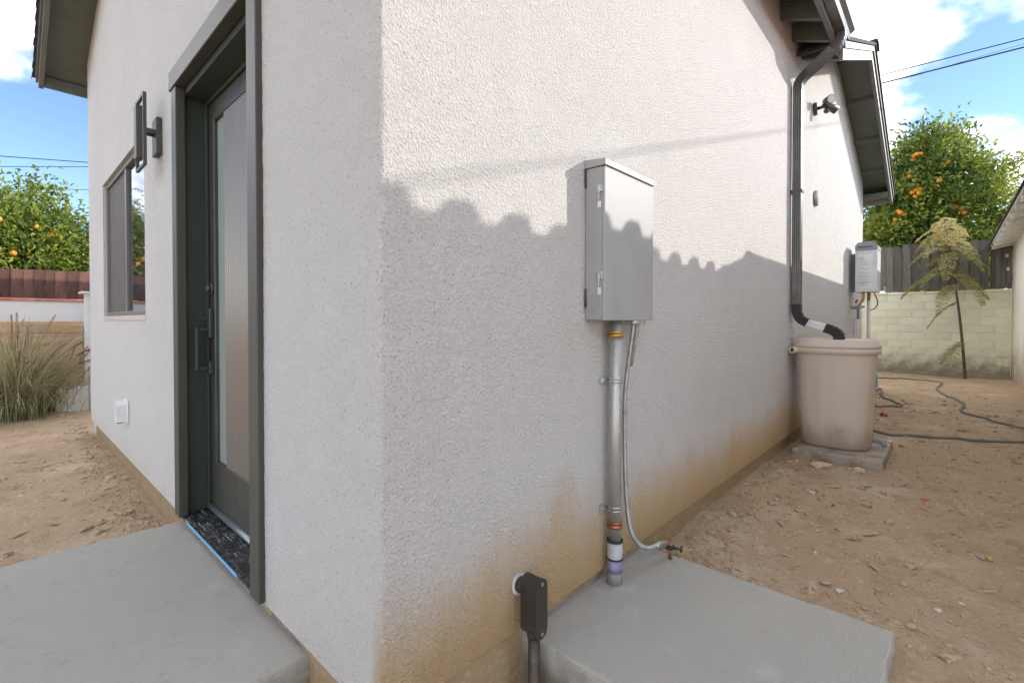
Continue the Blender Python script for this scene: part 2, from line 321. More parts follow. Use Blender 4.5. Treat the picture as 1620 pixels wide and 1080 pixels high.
# ------------------------------------------------------------------ house
XE, YE = 8.75, 5.35                                 # lengths of the two walls seen
house = thing('house', (0, 0, -.1), 'off-white stucco house with dark trim filling the middle of the view', 'house')
DY0, DY1, DZ1 = .78, 1.885, 2.19                    # door opening
WY0, WY1, WZ0, WZ1 = 2.70, 4.42, 1.035, 2.175       # window opening
SL = .40
ZT = 3.56                                           # wall top under the sheathing
def wall_shell():
    m = MB(); r = .012
    plan = []                                       # (x, y)
    for y in sorted({YE, WY1, WY0, DY1, DY0, *np.linspace(.03, .8, 14)}, reverse=True): plan.append((0, float(y)))
    for k in range(1, 6):
        a = math.pi / 2 * k / 6; plan.append((r - r * math.cos(a), r - r * math.sin(a)))
    for x in [r, .03] + list(np.linspace(.09, 1.2, 18)) + list(np.linspace(1.5, XE, 16)): plan.append((float(x), 0))
    zs = sorted({0., WZ0, WZ1, DZ1, ZT, *[round(q, 3) for q in np.arange(.03, 3.55, .03)]})
    R = rng(5); n = len(plan); J = R.normal(0, 1, (len(zs), n, 2))
    V = []
    for i, z in enumerate(zs):
        for j, (x, y) in enumerate(plan):
            c = math.exp(-(x + y) / .02); w = .0005 * (1 + .4 * c)
            jx, jy = J[i, j] * w
            if y > .81: jx = 0
            wob = .003 * float(fbm(x * 1.7 + y * 1.3, z * 1.5, 44, 2)) if y < .8 else 0
            V.append((x + (jx + wob if x < r else 0), y + (jy + wob if y < r else 0), z + (0 if i in (0, len(zs) - 1) or y > .81 else float(J[i, j, 0]) * .001)))
    F = []
    for i in range(len(zs) - 1):
        zc = (zs[i] + zs[i + 1]) / 2
        for j in range(n - 1):
            yc = (plan[j][1] + plan[j + 1][1]) / 2; xc = (plan[j][0] + plan[j + 1][0]) / 2
            if xc < .001 and ((DY0 < yc < DY1 and zc < DZ1) or (WY0 < yc < WY1 and WZ0 < zc < WZ1)): continue
            F.append((i * n + j, i * n + j + 1, (i + 1) * n + j + 1, (i + 1) * n + j))
    m.add(V, F, True)
    # drip edge turned back under the stucco
    b = []
    for (x, y) in plan: b.append((x, y, 0))
    for (x, y) in plan: b.append((x + (.05 if y > .001 else 0) , y + (.05 if x > .001 else 0), .004))
    nb = len(plan); keep = [j for j in range(nb - 1) if not (plan[j][0] < .001 and DY0 < (plan[j][1] + plan[j + 1][1]) / 2 < DY1)]
    m.add(b, [(j, nb + j, nb + j + 1, j + 1) for j in keep])
    # reveals of the openings
    for (y0, y1, z0, z1) in ((WY0, WY1, WZ0, WZ1), (DY0, DY1, 0, DZ1)):
        d = .16
        m.add([(0, y0, z0), (d, y0, z0), (d, y0, z1), (0, y0, z1), (0, y1, z0), (d, y1, z0), (d, y1, z1), (0, y1, z1)],
              [(0, 1, 2, 3), (4, 7, 6, 5), (3, 2, 6, 7), (0, 4, 5, 1)])
    # gables
    rz = ZT + SL * YE / 2
    m.add([(0, 0.0, ZT), (0, YE, ZT), (0, YE / 2, rz)], [(0, 2, 1)])
    m.add([(3.9, 0, 3.2), (XE, 0, 3.2), (6.25, 0, 4.16)], [(0, 1, 2)]) if False else None
    m.add([(4.6, 0, ZT), (7.9, 0, ZT), (6.25, 0, 4.20)], [(0, 1, 2)])
    return m
O('wall', wall_shell(), STUCCO, house)
O('wall', MB().box(.02, XE - .001, YE - .15, YE - .001, -.3, 3.5), STUCCO, house)
O('wall', MB().box(XE - .15, XE - .002, .001, YE - .16, -.3, 3.15), STUCCO, house)
f = MB()
fp = [(.028, YE - .01), (.028, .028), (XE - .01, .028), (XE - .01, .3), (.3, .3), (.3, YE - .01)]
f.prism(fp, -.5, .002, 'Z')
O('foundation', f, FOUND, house)
f = MB(); f.box(.022, .04, DY0 - .03, DY1 + .03, -.14, -.006, .002)
O('sill_footing', f, FOUND, house)

# roofs ------------------------------------------------------------
roof = O('roof', MB().add([(-.36, -.33, 3.56 - .33 * SL), (4.5, -.33, 3.56 - .33 * SL), (4.5, YE / 2, 3.56 + SL * YE / 2), (-.36, YE / 2, 3.56 + SL * YE / 2),
                           (-.36, YE + .33, 3.56 - .33 * SL), (6.25, YE + .33, 3.56 - .33 * SL), (6.25, YE / 2, 3.56 + SL * YE / 2)],
                          [(0, 3, 2, 1), (3, 4, 5, 6)]), EAVE, house)
# shingle layer (solid) over the sheathing
def slope_slab(x0, x1, ya, za, yb, zb, t0, t1):
    m = MB(); q = [(ya, za + t0), (yb, zb + t0), (yb, zb + t1), (ya, za + t1)]; return m.prism(q, x0, x1, 'X')
zb_ = 3.56 + SL * YE / 2; ze_ = 3.56 - .36 * SL
O('shingles', slope_slab(-.375, 4.5, -.36, ze_, YE / 2, zb_, .003, .035), SHING, roof)
O('shingles', slope_slab(-.375, 6.25, YE + .36, ze_, YE / 2, zb_, .003, .035), SHING, roof)
# ragged shingle butts along the gable edge
R_ = random.Random(3); m = MB(); y = -.36
while y < YE / 2:
    for s_ in (0, 1):
        yy = y if s_ == 0 else YE - y; z = 3.56 + SL * min(yy, YE - yy)
        m.box(-.375 - R_.uniform(.001, .007), -.375, yy - .067, yy + .067, z + .010, z + .030)
    y += .14
O('shingle_edge', m, SHING, roof)
# rafters of the eave over the long wall
for k in range(11):
    X = 4.452 - .389 * k
    q = [(.05, 3.555 + .05 * SL), (.05, 3.42 + .05 * SL), (-.276, 3.42 - .276 * SL), (-.276, 3.555 - .276 * SL)]
    O('rafter', MB().prism(q, X - .02, X + .02, 'X'), EAVE, roof)
O('fascia', MB().box(-.33, 4.40, -.315, -.277, 3.315, 3.43, .003), FASC, roof)
O('fascia', MB().box(-.33, 6.2, YE + .277, YE + .315, 3.33, 3.435, .003), EAVE, roof)
# gable-end barge boards, both slopes
for s_ in (0, 1):
    yf = (lambda v: v) if s_ == 0 else (lambda v: YE - v)
    q = [(yf(-.33), 3.555 - .33 * SL), (yf(YE / 2), zb_ - .005), (yf(YE / 2), zb_ - .11), (yf(-.33), 3.45 - .33 * SL)]
    O('barge_board', MB().prism(q if s_ == 0 else q[::-1], -.335, -.298, 'X'), FASC, roof)
    q = [(yf(-.345), 3.56 - .345 * SL), (yf(YE / 2), zb_), (yf(YE / 2), zb_ - .05), (yf(-.345), 3.51 - .345 * SL)]
    O('shingle_mould', MB().prism(q if s_ == 0 else q[::-1], -.353, -.336, 'X'), FASC, roof)
# lookouts between wall and barge board
for s_ in (0, 1):
    for v in (.9, 1.9):
        yy = v if s_ == 0 else YE - v; z = 3.56 + SL * v
        O('lookout', MB().box(-.297, .05, yy - .02, yy + .02, z - .11, z - .012), EAVE, roof)
# cross gable flush with the long wall
def zw(x): return 4.16 - SL * abs(x - 6.25)
OY = -.31
cross = O('cross_gable_roof', MB().add([(4.42, OY - .02, zw(4.42)), (6.25, OY - .02, 4.16), (9.08, OY - .02, zw(9.08)), (4.42, 2.6, zw(4.42)), (6.25, 2.6, 4.16), (9.08, 2.6, zw(9.08))],
                                       [(0, 1, 4, 3), (1, 2, 5, 4)]), EAVE, house)
O('shingles', MB().prism([(4.22, zw(4.22) + .003), (6.25, 4.163), (6.25, 4.198), (4.22, zw(4.22) + .038)], OY - .07, 2.6, 'Y'), SHING, cross)
O('shingles', MB().prism([(9.11, zw(9.11) + .003), (6.25, 4.163), (6.25, 4.198), (9.11, zw(9.11) + .038)], OY - .07, 2.6, 'Y'), SHING, cross)
for a, b in ((4.22, 6.249), (9.09, 6.251)):
    O('barge_board', MB().prism([(a, zw(a) - .004), (b, 4.156), (b, 4.01), (a, zw(a) - .15)], OY - .035, OY, 'Y'), FASC, cross)
    O('shingle_mould', MB().prism([(a, zw(a)), (b, 4.16), (b, 4.105), (a, zw(a) - .055)], OY - .053, OY - .036, 'Y'), FASC, cross)
O('ridge_cap', MB().prism([(6.10, 4.15), (6.25, 4.215), (6.40, 4.15), (6.40, 4.175), (6.25, 4.24), (6.10, 4.175)], OY - .09, 2.6, 'Y'), SHING, cross)
for xk in (6.30, 6.98, 7.72, 8.42):
    O('lookout', MB().prism([(xk - .02, zw(xk - .02) - .004), (xk + .02, zw(xk + .02) - .004), (xk + .02, zw(xk + .02) - .05), (xk - .02, zw(xk - .02) - .05)], OY + .001, .02, 'Y'), EAVE, cross)
O('fascia', MB().box(9.05, 9.09, OY + .002, 2.5, zw(9.05) - .16, zw(9.05) - .012, .002), FASC, cross)
O('eave_block', MB().box(8.78, 9.049, OY + .003, .25, zw(8.78) - .20, zw(9.05) - .03), EAVE, cross)

# door --------------------------------------------------------------
tr = MB(); tr.box(-.022, .02, .745, .835, .006, 2.168, .003); tr.box(-.022, .02, 1.822, 1.905, .006, 2.168, .003)
tr.box(-.028, .02, .725, 1.93, 2.169, 2.262, .003)
O('door_trim', tr, PAINT, house)
jb = MB(); jb.box(.021, .17, 1.856, 1.90, .0, 2.19); jb.box(.021, .17, .76, .81, .0, 2.19); jb.box(.021, .17, .811, 1.855, 2.135, 2.185)
jb.box(.112, .125, 1.838, 1.8555, .02, 2.134, .002); jb.box(.112, .125, .811, 1.837, 2.115, 2.1345, .002)
O('door_jamb', jb, JAMB, house)
DX = .127
d = MB()
for (a, b, c, e) in ((1.745, 1.85, .035, 2.13), (.815, 1.0, .035, 2.13), (1.0005, 1.7445, .035, .262), (1.0005, 1.7445, 2.03, 2.13)):
    d.box(DX, DX + .045, a, b, c, e, .002)
door = O('front_door', d, DOORM, house, label='dark green-black wood-grain door with a tall fluted glass panel')
mo = MB()
mo.box(DX - .008, DX + .02, 1.73, 1.7445, .262, 2.03, .004); mo.box(DX - .008, DX + .02, 1.0005, 1.7295, .2625, .278, .004); mo.box(DX - .008, DX + .02, 1.0005, 1.7295, 2.014, 2.03, .004)
O('glazing_bead', mo, DOORM, door)
O('glass_pane', MB().box(DX + .010, DX + .014, 1.585, 1.729, .279, 2.013), DGLASS, door)
fl = MB(); V = []; F = []; n = 0
ys = np.arange(1.02, 1.584, .0032)
for i, yy in enumerate(ys):
    x = DX + .006 - .012 * abs(math.sin(math.pi * (yy - 1.02) / .030))
    V += [(x, float(yy), .279), (x, float(yy), 2.013)]
    if i: F.append((2 * i - 2, 2 * i, 2 * i + 1, 2 * i - 1))
fl.add(V, F, True); O('fluted_pane', fl, FLUTE, door)
# hardware on the stile
hx = 1.80
hd = MB(); hd.box(DX - .022, DX, hx - .03, hx + .03, .91, 1.065, .004)
h1 = O('handle_plate', hd, JAMB, door)
hd = MB(); hd.box(DX - .022, DX, hx - .028, hx + .028, .725, .79, .003); O('handle_foot', hd, JAMB, door)
hd = MB(); hd.box(DX - .078, DX - .062, hx - .010, hx + .012, .745, .965, .003); hd.box(DX - .0615, DX - .0225, hx - .008, hx + .010, .946, .964, .002); hd.box(DX - .0615, DX - .0225, hx - .008, hx + .010, .746, .764, .002)
O('pull_handle', hd, JAMB, door)
hd = MB(); hd.prism([(DX - .022, 1.02), (DX - .022, 1.005), (DX - .07, 1.008), (DX - .072, 1.013)], hx - .012, hx + .014, 'Y'); O('thumb_latch', hd, JAMB, door)
hd = MB(); hd.cyl((DX, hx, 1.165), (DX - .012, hx, 1.165), .032, 20); hd.cyl((DX - .012, hx, 1.165), (DX - .03, hx, 1.165), .022, 20, .02)
O('deadbolt', hd, GUTT, door)
th = MB(); th.box(-.005, .126, DY0 + .022, 1.855, -.005, .006)
for k in range(7): th.box(.012 + .014 * k, .019 + .014 * k, DY0 + .024, 1.853, .0061, .0105)
O('threshold', th, THRESH, house)
O('door_sweep', MB().tube([(DX - .008, 1.838, .028), (DX - .008, .83, .028)], .016, 12), SILVER, door)
O('masking_tape', MB().box(-.0085, -.0055, 1.02, 1.72, -.003, .0075), TAPE, house)

# window --------------------------------------------------------------
wf = MB(); X0, X1 = .022, .08; e = .035
wf.box(X0, X1, WY0, WY1, WZ0 + .002, WZ0 + e, .003); wf.box(X0, X1, WY0, WY1, WZ1 - e, WZ1 - .002, .003)
wf.box(X0, X1, WY0 + .001, WY0 + e, WZ0 + e + .0005, WZ1 - e - .0005, .003); wf.box(X0, X1, WY1 - e, WY1 - .001, WZ0 + e + .0005, WZ1 - e - .0005, .003)
win = O('window', wf, ALU, house, label='two-part sliding window with a dark insect screen on its far half')
ms = MB(); ms.box(.028, .06, 3.52, 3.57, WZ0 + e, WZ1 - e, .003); O('meeting_stile', ms, ALU, win)
O('pane', MB().box(.046, .05, WY0 + e, 3.5195, WZ0 + e, WZ1 - e), PANE, win)
O('pane', MB().box(.062, .066, 3.5705, WY1 - e, WZ0 + e, WZ1 - e), PANE, win)
O('insect_screen', MB().box(.040, .043, 3.5705, WY1 - e, WZ0 + e, WZ1 - e), SCREEN, win)
for ya, yb in ((3.571, 3.59), (WY1 - e - .02, WY1 - e - .0005)): O('screen_frame', MB().box(.034, .039, ya, yb, WZ0 + e, WZ1 - e), ALU, win)
O('sill', MB().box(-.006, .03, WY0 - .01, WY1 + .01, WZ0 - .035, WZ0 + .001, .004), SILLM, win)

# ------------------------------------------------------------------ things on the house
g = thing('gutter', (4.2, -.37, 3.34), 'dark grey metal roof gutter along the eave above the downspout', 'gutter')
gp = [(-.3165, 3.445), (-.3165, 3.347), (-.385, 3.347), (-.397, 3.385), (-.428, 3.412), (-.43, 3.447), (-.422, 3.447), (-.42, 3.417), (-.389, 3.389), (-.379, 3.354), (-.3235, 3.354), (-.3235, 3.445)]
O('trough', MB().prism(gp, -.30, 4.215, 'X'), GUTT, g)
O('end_cap', MB().prism([(-.3165, 3.445), (-.3165, 3.347), (-.385, 3.347), (-.397, 3.385), (-.428, 3.412), (-.43, 3.447)], 4.2155, 4.219, 'X'), GUTT, g)

ds = thing('downspout', (4.06, -.05, .9), 'dark metal downspout running down the wall into the beige rain barrel', 'downspout')
def rr(a, b, c=.012, n=3):
    P = []
    for (sx, sy) in ((1, 1), (-1, 1), (-1, -1), (1, -1)):
        for k in range(n + 1):
            t = math.pi / 2 * k / n + {(1, 1): 0, (-1, 1): math.pi / 2, (-1, -1): math.pi, (1, -1): 1.5 * math.pi}[(sx, sy)]
            P.append((sx * (a - c) + c * math.cos(t), sy * (b - c) + c * math.sin(t)))
    return P
def corr(a, b):         # corrugated rectangular pipe section
    P = rr(a, b, .010, 3); out = []
    for i, p in enumerate(P):
        q = P[(i + 1) % len(P)]; out.append(p)
        L_ = math.hypot(q[0] - p[0], q[1] - p[1])
        if L_ > .02:
            k = 6
            for j in range(1, k):
                t = j / k; x = p[0] + (q[0] - p[0]) * t; y_ = p[1] + (q[1] - p[1]) * t; h = .93 if j % 2 else 1.
                if abs(q[0] - p[0]) > abs(q[1] - p[1]): out.append((x, y_ * h))
                else: out.append((x * h, y_))
    return out
PX = 4.06
O('pipe', MB().sweep([(PX, -.05, 3.02), (PX, -.05, 1.12)], corr(.034, .040), smooth=False, up=(0, 1, 0)), GUTT, ds)
def elbow(pts, prof, nrib, up, amp=.06, n=10):
    P = smooth_path(pts, n); sc = [1 + amp * (.5 + .5 * math.sin(2 * math.pi * nrib * i / (len(P) - 1))) for i in range(len(P))]
    return MB().sweep(P, prof, sc, up=up)
O('elbow', elbow([(PX, -.352, 3.362), (PX, -.352, 3.31), (PX, -.33, 3.265), (PX, -.29, 3.235)], corr(.034, .040), 7, (0, 1, 0)), GUTT, ds)
O('offset_pipe', MB().sweep([(PX, -.292, 3.236), (PX, -.125, 3.106)], corr(.036, .042), smooth=False, up=(0, 1, 0)), GUTT, ds)
O('elbow', elbow([(PX, -.128, 3.108), (PX, -.085, 3.075), (PX, -.055, 3.03), (PX, -.05, 2.97)], corr(.034, .040), 8, (0, 1, 0)), GUTT, ds)
O('elbow', elbow([(PX, -.05, 1.14), (PX, -.055, 1.07), (PX, -.085, 1.01), (PX, -.135, .980)], corr(.034, .040), 9, (0, 1, 0)), RUBBER, ds)
O('white_section', MB().sweep([(PX, -.128, .982), (PX, -.285, .931)], rr(.031, .036, .01), smooth=False, up=(0, 0, 1)), WHITEP, ds, label='short white length of pipe above the barrel')
O('elbow', elbow([(PX, -.262, .939), (PX, -.315, .918), (PX, -.352, .885), (PX, -.362, .835)], corr(.035, .040), 6, (0, 0, 1), .13, 12), RUBBER, ds)
O('strap', MB().box(PX - .041, PX + .041, -.091, -.001, 2.10, 2.125, .002), GUTT, ds)

# electrical panel
BX0, BX1, BY, BZ0, BZ1 = .882, 1.268, -.088, 1.0, 1.592
ep = thing('electrical_cabinet', (1.07, -.045, 1.0), 'grey metal electrical cabinet with two latches mounted on the stucco wall', 'electrical panel')
O('cabinet', MB().box(BX0, BX1, BY + .012, -.001, BZ0 + .002, BZ1 - .022, .003), STEELP, ep)
O('cover', MB().box(BX0 - .001, BX1 + .001, BY, BY + .0115, BZ0, BZ1 - .026, .003, 2), STEELP, ep)
O('shadow_gap_strip', MB().box(BX0 + .002, BX1 - .002, BY + .002, -.0015, BZ1 - .0255, BZ1 - .0205), STEELD, ep)  # dark strip, paints the shade in the gap below the hood
hd = MB(); hd.prism([(-.0012, BZ1 - .020), (BY - .004, BZ1 - .020), (BY - .004, BZ1 + .002), (-.0012, BZ1 + .012)], BX0 - .004, BX1 + .004, 'X')
O('rain_hood', hd, STEELP, ep)
for zc in (1.475, 1.155):
    la = MB(); la.box(BX0 - .006, BX0 - .0002, -.079, -.054, zc, zc + .028, .001); la.box(BX0 - .010, BX0 - .0062, -.069, -.063, zc - .03, zc + .02, .001); 
    for dz in (.008, .020): la.cyl((BX0 - .006, -.0745, zc + dz), (BX0 - .0075, -.0745, zc + dz), .0022, 8)
    lo_ = O('latch', la, ZINC, ep)
    st = MB(); st.box(BX0 - .004, BX0 - .0002, -.072, -.058, zc - .058, zc - .033, .001); st.cyl((BX0 - .004, -.065, zc - .045), (BX0 - .006, -.065, zc - .045), .003, 8); O('strike', st, WHITEP, lo_)
kn = MB()
for r_ in (.034, .025, .016):
    P = [(BX0 - .0004, -.040 + r_ * .85 * math.cos(t), 1.062 + r_ * math.sin(t)) for t in np.linspace(0, 2 * math.pi, 29)]
    kn.tube(P, .0011, 5)
O('knockout_rings', kn, STEELP, ep)
for z_ in (1.50, 1.05): O('hinge', MB().cyl((BX0 - .003, -.006, z_), (BX0 - .003, -.006, z_ + .07), .004, 8), STEELD, ep)
ey = MB(); ey.tube([(1.243 + .009 * math.cos(t), -.06, .994 + .009 * math.sin(t)) for t in np.linspace(0, 2 * math.pi, 15)], .0025, 6); O('padlock_eye', ey, ZINC, ep)

# rigid conduit
QX, QY = 1.03, -.046
cd = thing('electrical_conduit', (QX, QY, -.045), 'galvanised metal pipe from the grey cabinet down into the concrete pad', 'conduit')
r0 = .0245
O('pipe', MB().cyl((QX, QY, .10), (QX, QY, .999), r0, 24), GALV, cd)
O('locknut', MB().cyl((QX, QY, .935), (QX, QY, .948), r0 + .007, 12).cyl((QX, QY, .949), (QX, QY, .958), r0 + .005, 24), BRASS, cd)
O('coupling', MB().cyl((QX, QY, .178), (QX, QY, .192), r0 + .006, 12).cyl((QX, QY, .1935), (QX, QY, .203), r0 + .004, 24), COPPER, cd)
for z_ in (.122, .052): O('rubber_ring', MB().cyl((QX, QY, z_), (QX, QY, z_ + .0065), r0 + .008, 24), RUBBER, cd)
O('sleeve', MB().cyl((QX, QY, -.045), (QX, QY, .121), r0 + .0055, 24), PVC, cd)
O('primer_band', MB().cyl((QX, QY, .0), (QX, QY, .051), r0 + .0062, 24), PURPLE, cd, label='purple-stained band of pipe primer')
for zz in (.765, .255):
    stp = MB()
    stp.box(QX - .048, QX - .004, -.017, -.002, zz - .011, zz + .011, .002)
    stp.tube([(QX + (r0 + .002) * math.cos(t), QY + (r0 + .002) * math.sin(t), zz + .007) for t in np.linspace(-math.pi, math.pi * .9, 22)], .0028, 5)
    stp.tube([(QX + (r0 + .002) * math.cos(t), QY + (r0 + .002) * math.sin(t), zz - .007) for t in np.linspace(-math.pi, math.pi * .9, 22)], .0028, 5)
    stp.cyl((QX - .036, -.017, zz), (QX - .036, -.023, zz), .005, 6)
    O('strap', stp, ZINC, cd)
# armoured cables
def armour(pts, r, pitch, sub):
    P = smooth_path(pts, sub); Ls = [0]
    for a, b in zip(P, P[1:]): Ls.append(Ls[-1] + (b - a).length)
    tot = Ls[-1]; n = int(tot / pitch * 4); out = []; sc = []; j = 0
    for i in range(n + 1):
        s_ = tot * i / n
        while j < len(Ls) - 2 and Ls[j + 1] < s_: j += 1
        t = (s_ - Ls[j]) / max(1e-9, Ls[j + 1] - Ls[j]); out.append(P[j].lerp(P[j + 1], t)); sc.append((1.0, .88, .72, .88)[i % 4])
    return MB().sweep(out, [(r * math.cos(2 * math.pi * k / 8), r * math.sin(2 * math.pi * k / 8)) for k in range(8)], sc)
pts = [onY(1003, 509, -.07)] + [onY(x, y, Y) for x, y, Y in ((996, 560, -.06), (989, 620, -.05), (988, 700, -.05), (990, 770, -.055), (996, 830, -.07), (1008, 857, -.085), (1024, 866, -.10), (1042, 860, -.112))]
fc = thing('armoured_cable', (1.15, -.06, .05), 'ribbed flexible metal conduit looping from the cabinet to the copper ground rod', 'cable')
O('sheath', armour(pts, .0105, .008, 8), FLEX, fc)
pe = onY(1042, 860, -.112); rodp = Vector((1.362, -.128, -.05))
O('end_sleeve', MB().tube([pe - Vector((.03, 0, .004)), pe, Vector((1.345, -.12, .028))], .011, 10), GALV, fc)
O('connector', MB().cyl(onY(1003, 509, -.07) + Vector((0, 0, -.012)), onY(1003, 509, -.07) + Vector((0, 0, .012)), .016, 12), ZINC, fc)
f2 = thing('armoured_cable', (1.2, -.03, .8), 'short ribbed metal conduit that leaves the cabinet and enters the wall', 'cable')
p2 = [onY(1008, 509, -.055), onY(1005, 540, -.045), onY(1000, 565, -.02), onY(998, 577, .0)]
O('sheath', armour(p2, .0095, .008, 8), FLEX, f2)
O('connector', MB().cyl(p2[0] + Vector((0, 0, -.012)), p2[0] + Vector((0, 0, .012)), .015, 12), ZINC, f2)
gr = thing('ground_rod', rodp, 'copper grounding rod with a metal clamp standing at the edge of the concrete pad', 'ground rod')
O('rod', MB().cyl(rodp + Vector((0, 0, -.02)), rodp + Vector((0, 0, .088)), .0085, 12, .0075), COPPER, gr)
cl = MB(); z0 = rodp.z
cl.box(rodp.x - .014, rodp.x + .014, rodp.y - .014, rodp.y + .014, z0 + .045, z0 + .066, .004); cl.cyl(rodp + Vector((.0, -.010, .055)), rodp + Vector((.008, -.045, .058)), .0055, 8); cl.cyl(rodp + Vector((.008, -.045, .046)), rodp + Vector((.008, -.046, .072)), .005, 8)
cl.cyl(rodp + Vector((-.02, .008, .055)), rodp + Vector((.012, .006, .055)), .007, 8)
O('clamp', cl, LBM, gr)

# conduit body entering the wall near the corner
LX, LY = .505, -.062
lb = thing('conduit_elbow', (LX, LY, -.2), 'dark weathered conduit stub with a rounded elbow body entering the wall base', 'conduit')
O('pipe', MB().cyl((LX, LY - .004, -.45), (LX, LY - .004, .02), .0185, 18), LBM, lb)
def stadium(w, h, n=8):
    P = []
    for k in range(n + 1): a = math.pi * k / n; P.append((w * math.cos(a), h - w + w * math.sin(a)))
    for k in range(n + 1): a = math.pi + math.pi * k / n; P.append((w * math.cos(a), -(h - w) + w * math.sin(a)))
    return P
body = MB(); prof = [(LX + a, .105 + b) for a, b in stadium(.026, .092)]; body.prism(prof, LY - .028, LY + .030, 'Y'); body.cyl((LX, LY + .028, .15), (LX, .004, .15), .025, 18); body.cyl((LX, LY - .004, .006), (LX, LY - .004, .03), .0225, 18)
O('body', body, LBM, lb)
cv = MB(); prof = [(LX + a, .105 + b) for a, b in stadium(.0275, .0945)]; cv.prism(prof, LY - .036, LY - .0285, 'Y')
co = O('cover', cv, LBM, lb)
O('screw', MB().cyl((LX, LY - .036, .183), (LX, LY - .039, .183), .006, 10), SILVER, co); O('screw', MB().cyl((LX, LY - .036, .027), (LX, LY - .039, .027), .006, 10), SILVER, co)
O('caulk', MB().cyl((LX, -.006, .15), (LX, .004, .15), .036, 14, .030), WHITEP, lb)

# wall sconce by the door
sc = thing('wall_sconce', (0, 2.25, 2.0), 'dark modern wall lamp with an open rectangular frame beside the door', 'wall lamp')
O('wall_plate', MB().box(-.028, -.001, 2.205, 2.315, 1.925, 2.125, .002), PAINT, sc)
for ya in (2.225, 2.28): O('arm', MB().box(-.078, -.0285, ya, ya + .018, 2.035, 2.058, .001), PAINT, sc)
fr = MB(); y0, y1, z0, z1 = 2.155, 2.37, 1.835, 2.225; t = .016
fr.box(-.095, -.079, y0, y0 + t, z0, z1, .001); fr.box(-.095, -.079, y1 - t, y1, z0, z1, .001); fr.box(-.0945, -.0795, y0 + t, y1 - t, z0, z0 + t, .001); fr.box(-.0945, -.0795, y0 + t, y1 - t, z1 - t, z1, .001)
O('frame', fr, PAINT, sc)
O('light_bar', MB().box(-.112, -.080, 2.235, 2.30, z0 + .05, z1 - .05, .002), PAINT, sc)
# white outdoor socket cover low on the door wall
oc = thing('outlet_cover', (0, 3.35, .32), 'white plastic weatherproof socket cover low on the wall beyond the door', 'socket cover')
O('hood', MB().prism([(3.31, .275), (3.40, .275), (3.41, .40), (3.385, .425), (3.325, .425), (3.30, .40)], -.068, -.016, 'X'), WHITEP, oc)
O('back_plate', MB().box(-.0155, -.001, 3.285, 3.425, .268, .432, .004), WHITEP, oc)
O('cable_slot', MB().box(-.06, -.03, 3.33, 3.35, .266, .2748), RUBBER, oc)
# security flood light
fx, fz = 4.99, 3.135
fl_ = thing('flood_light', (fx, 0, fz), 'dark twin-head flood light with motion sensor high on the wall', 'flood light')
O('base', MB().cyl((fx, -.001, fz), (fx, -.032, fz), .066, 24, .058), GUTT, fl_)
O('arm', MB().cyl((fx, -.032, fz), (fx, -.10, fz + .005), .016, 12), GUTT, fl_)
for dx, dz, tip in ((-.035, .045, Vector((-.075, -.055, -.02))), (.05, .015, Vector((.055, -.07, -.045)))):
    a = Vector((fx + dx * .6, -.105, fz + dz)); b = a + tip
    h_ = O('lamp_head', MB().sweep([a - tip * .45, a, b], [(.036 * math.cos(q), .036 * math.sin(q)) for q in np.linspace(0, 2 * math.pi, 16, endpoint=False)], [.45, .9, 1.15]), GUTT, fl_)
    O('lens', MB().cyl(b + tip.normalized() * .0005, b + tip.normalized() * .004, .035, 16), LENS, h_)
O('motion_sensor', MB().ball((fx, -.105, fz - .045), .026), GUTT, fl_)
# round cover plate
rv = thing('round_cover', (5.05, 0, 2.25), 'small round grey cover plate on the wall below the flood light', 'cover plate')
O('ring', MB().cyl((5.06, -.001, 2.25), (5.06, -.03, 2.25), .082, 28, .076), SILVER, rv)
O('lens', MB().cyl((5.06, -.0305, 2.25), (5.06, -.036, 2.25), .055, 24, .05), LENS, rv)

# tankless water heater
hx0, hx1, hy0, hy1, hz0, hz1 = 7.30, 7.72, -.075, -.318, 1.385, 2.035
wh = thing('water_heater', (7.5, -.15, 1.38), 'grey wall-mounted tankless water heater beyond the rain barrel', 'water heater')
O('case', MB().box(hx0, hx1, hy1, hy0, hz0, hz1 - .085, .012, 3), HEAT, wh)
O('top_hood', MB().prism([(hy0, hz1 - .084), (hy1 - .003, hz1 - .084), (hy1 - .003, hz1 - .03), (hy1 + .04, hz1 + .03), (hy0 - .03, hz1 + .02), (hy0, hz1 - .02)], hx0 - .003, hx1 + .003, 'X'), HEATD, wh)
O('exhaust_slot', MB().box(hx0 - .006, hx0 - .0032, hy1 + .05, hy0 - .03, hz1 - .05, hz1 - .035), STEELD, wh)
O('bracket', MB().box(hx0 + .24, hx1 - .02, hy0 + .001, -.001, hz0 + .02, hz1 - .1), HEATD, wh)
lb2 = O('label_sheet', MB().box(hx0 - .0025, hx0 - .0005, hy1 + .05, hy0 - .03, hz0 + .05, hz1 - .14), WHITEP, wh, label='pale sheet of tiny illegible printed lines')
Rn = random.Random(8); pr = MB(); zz = hz1 - .17
while zz > hz0 + .08:
    w = Rn.uniform(.04, .13); pr.box(hx0 - .0032, hx0 - .0026, hy0 - .04 - w, hy0 - .04, zz, zz + Rn.choice((.004, .004, .009))); zz -= Rn.choice((.018, .022, .035))
O('printed_lines', pr, PRINT, lb2)
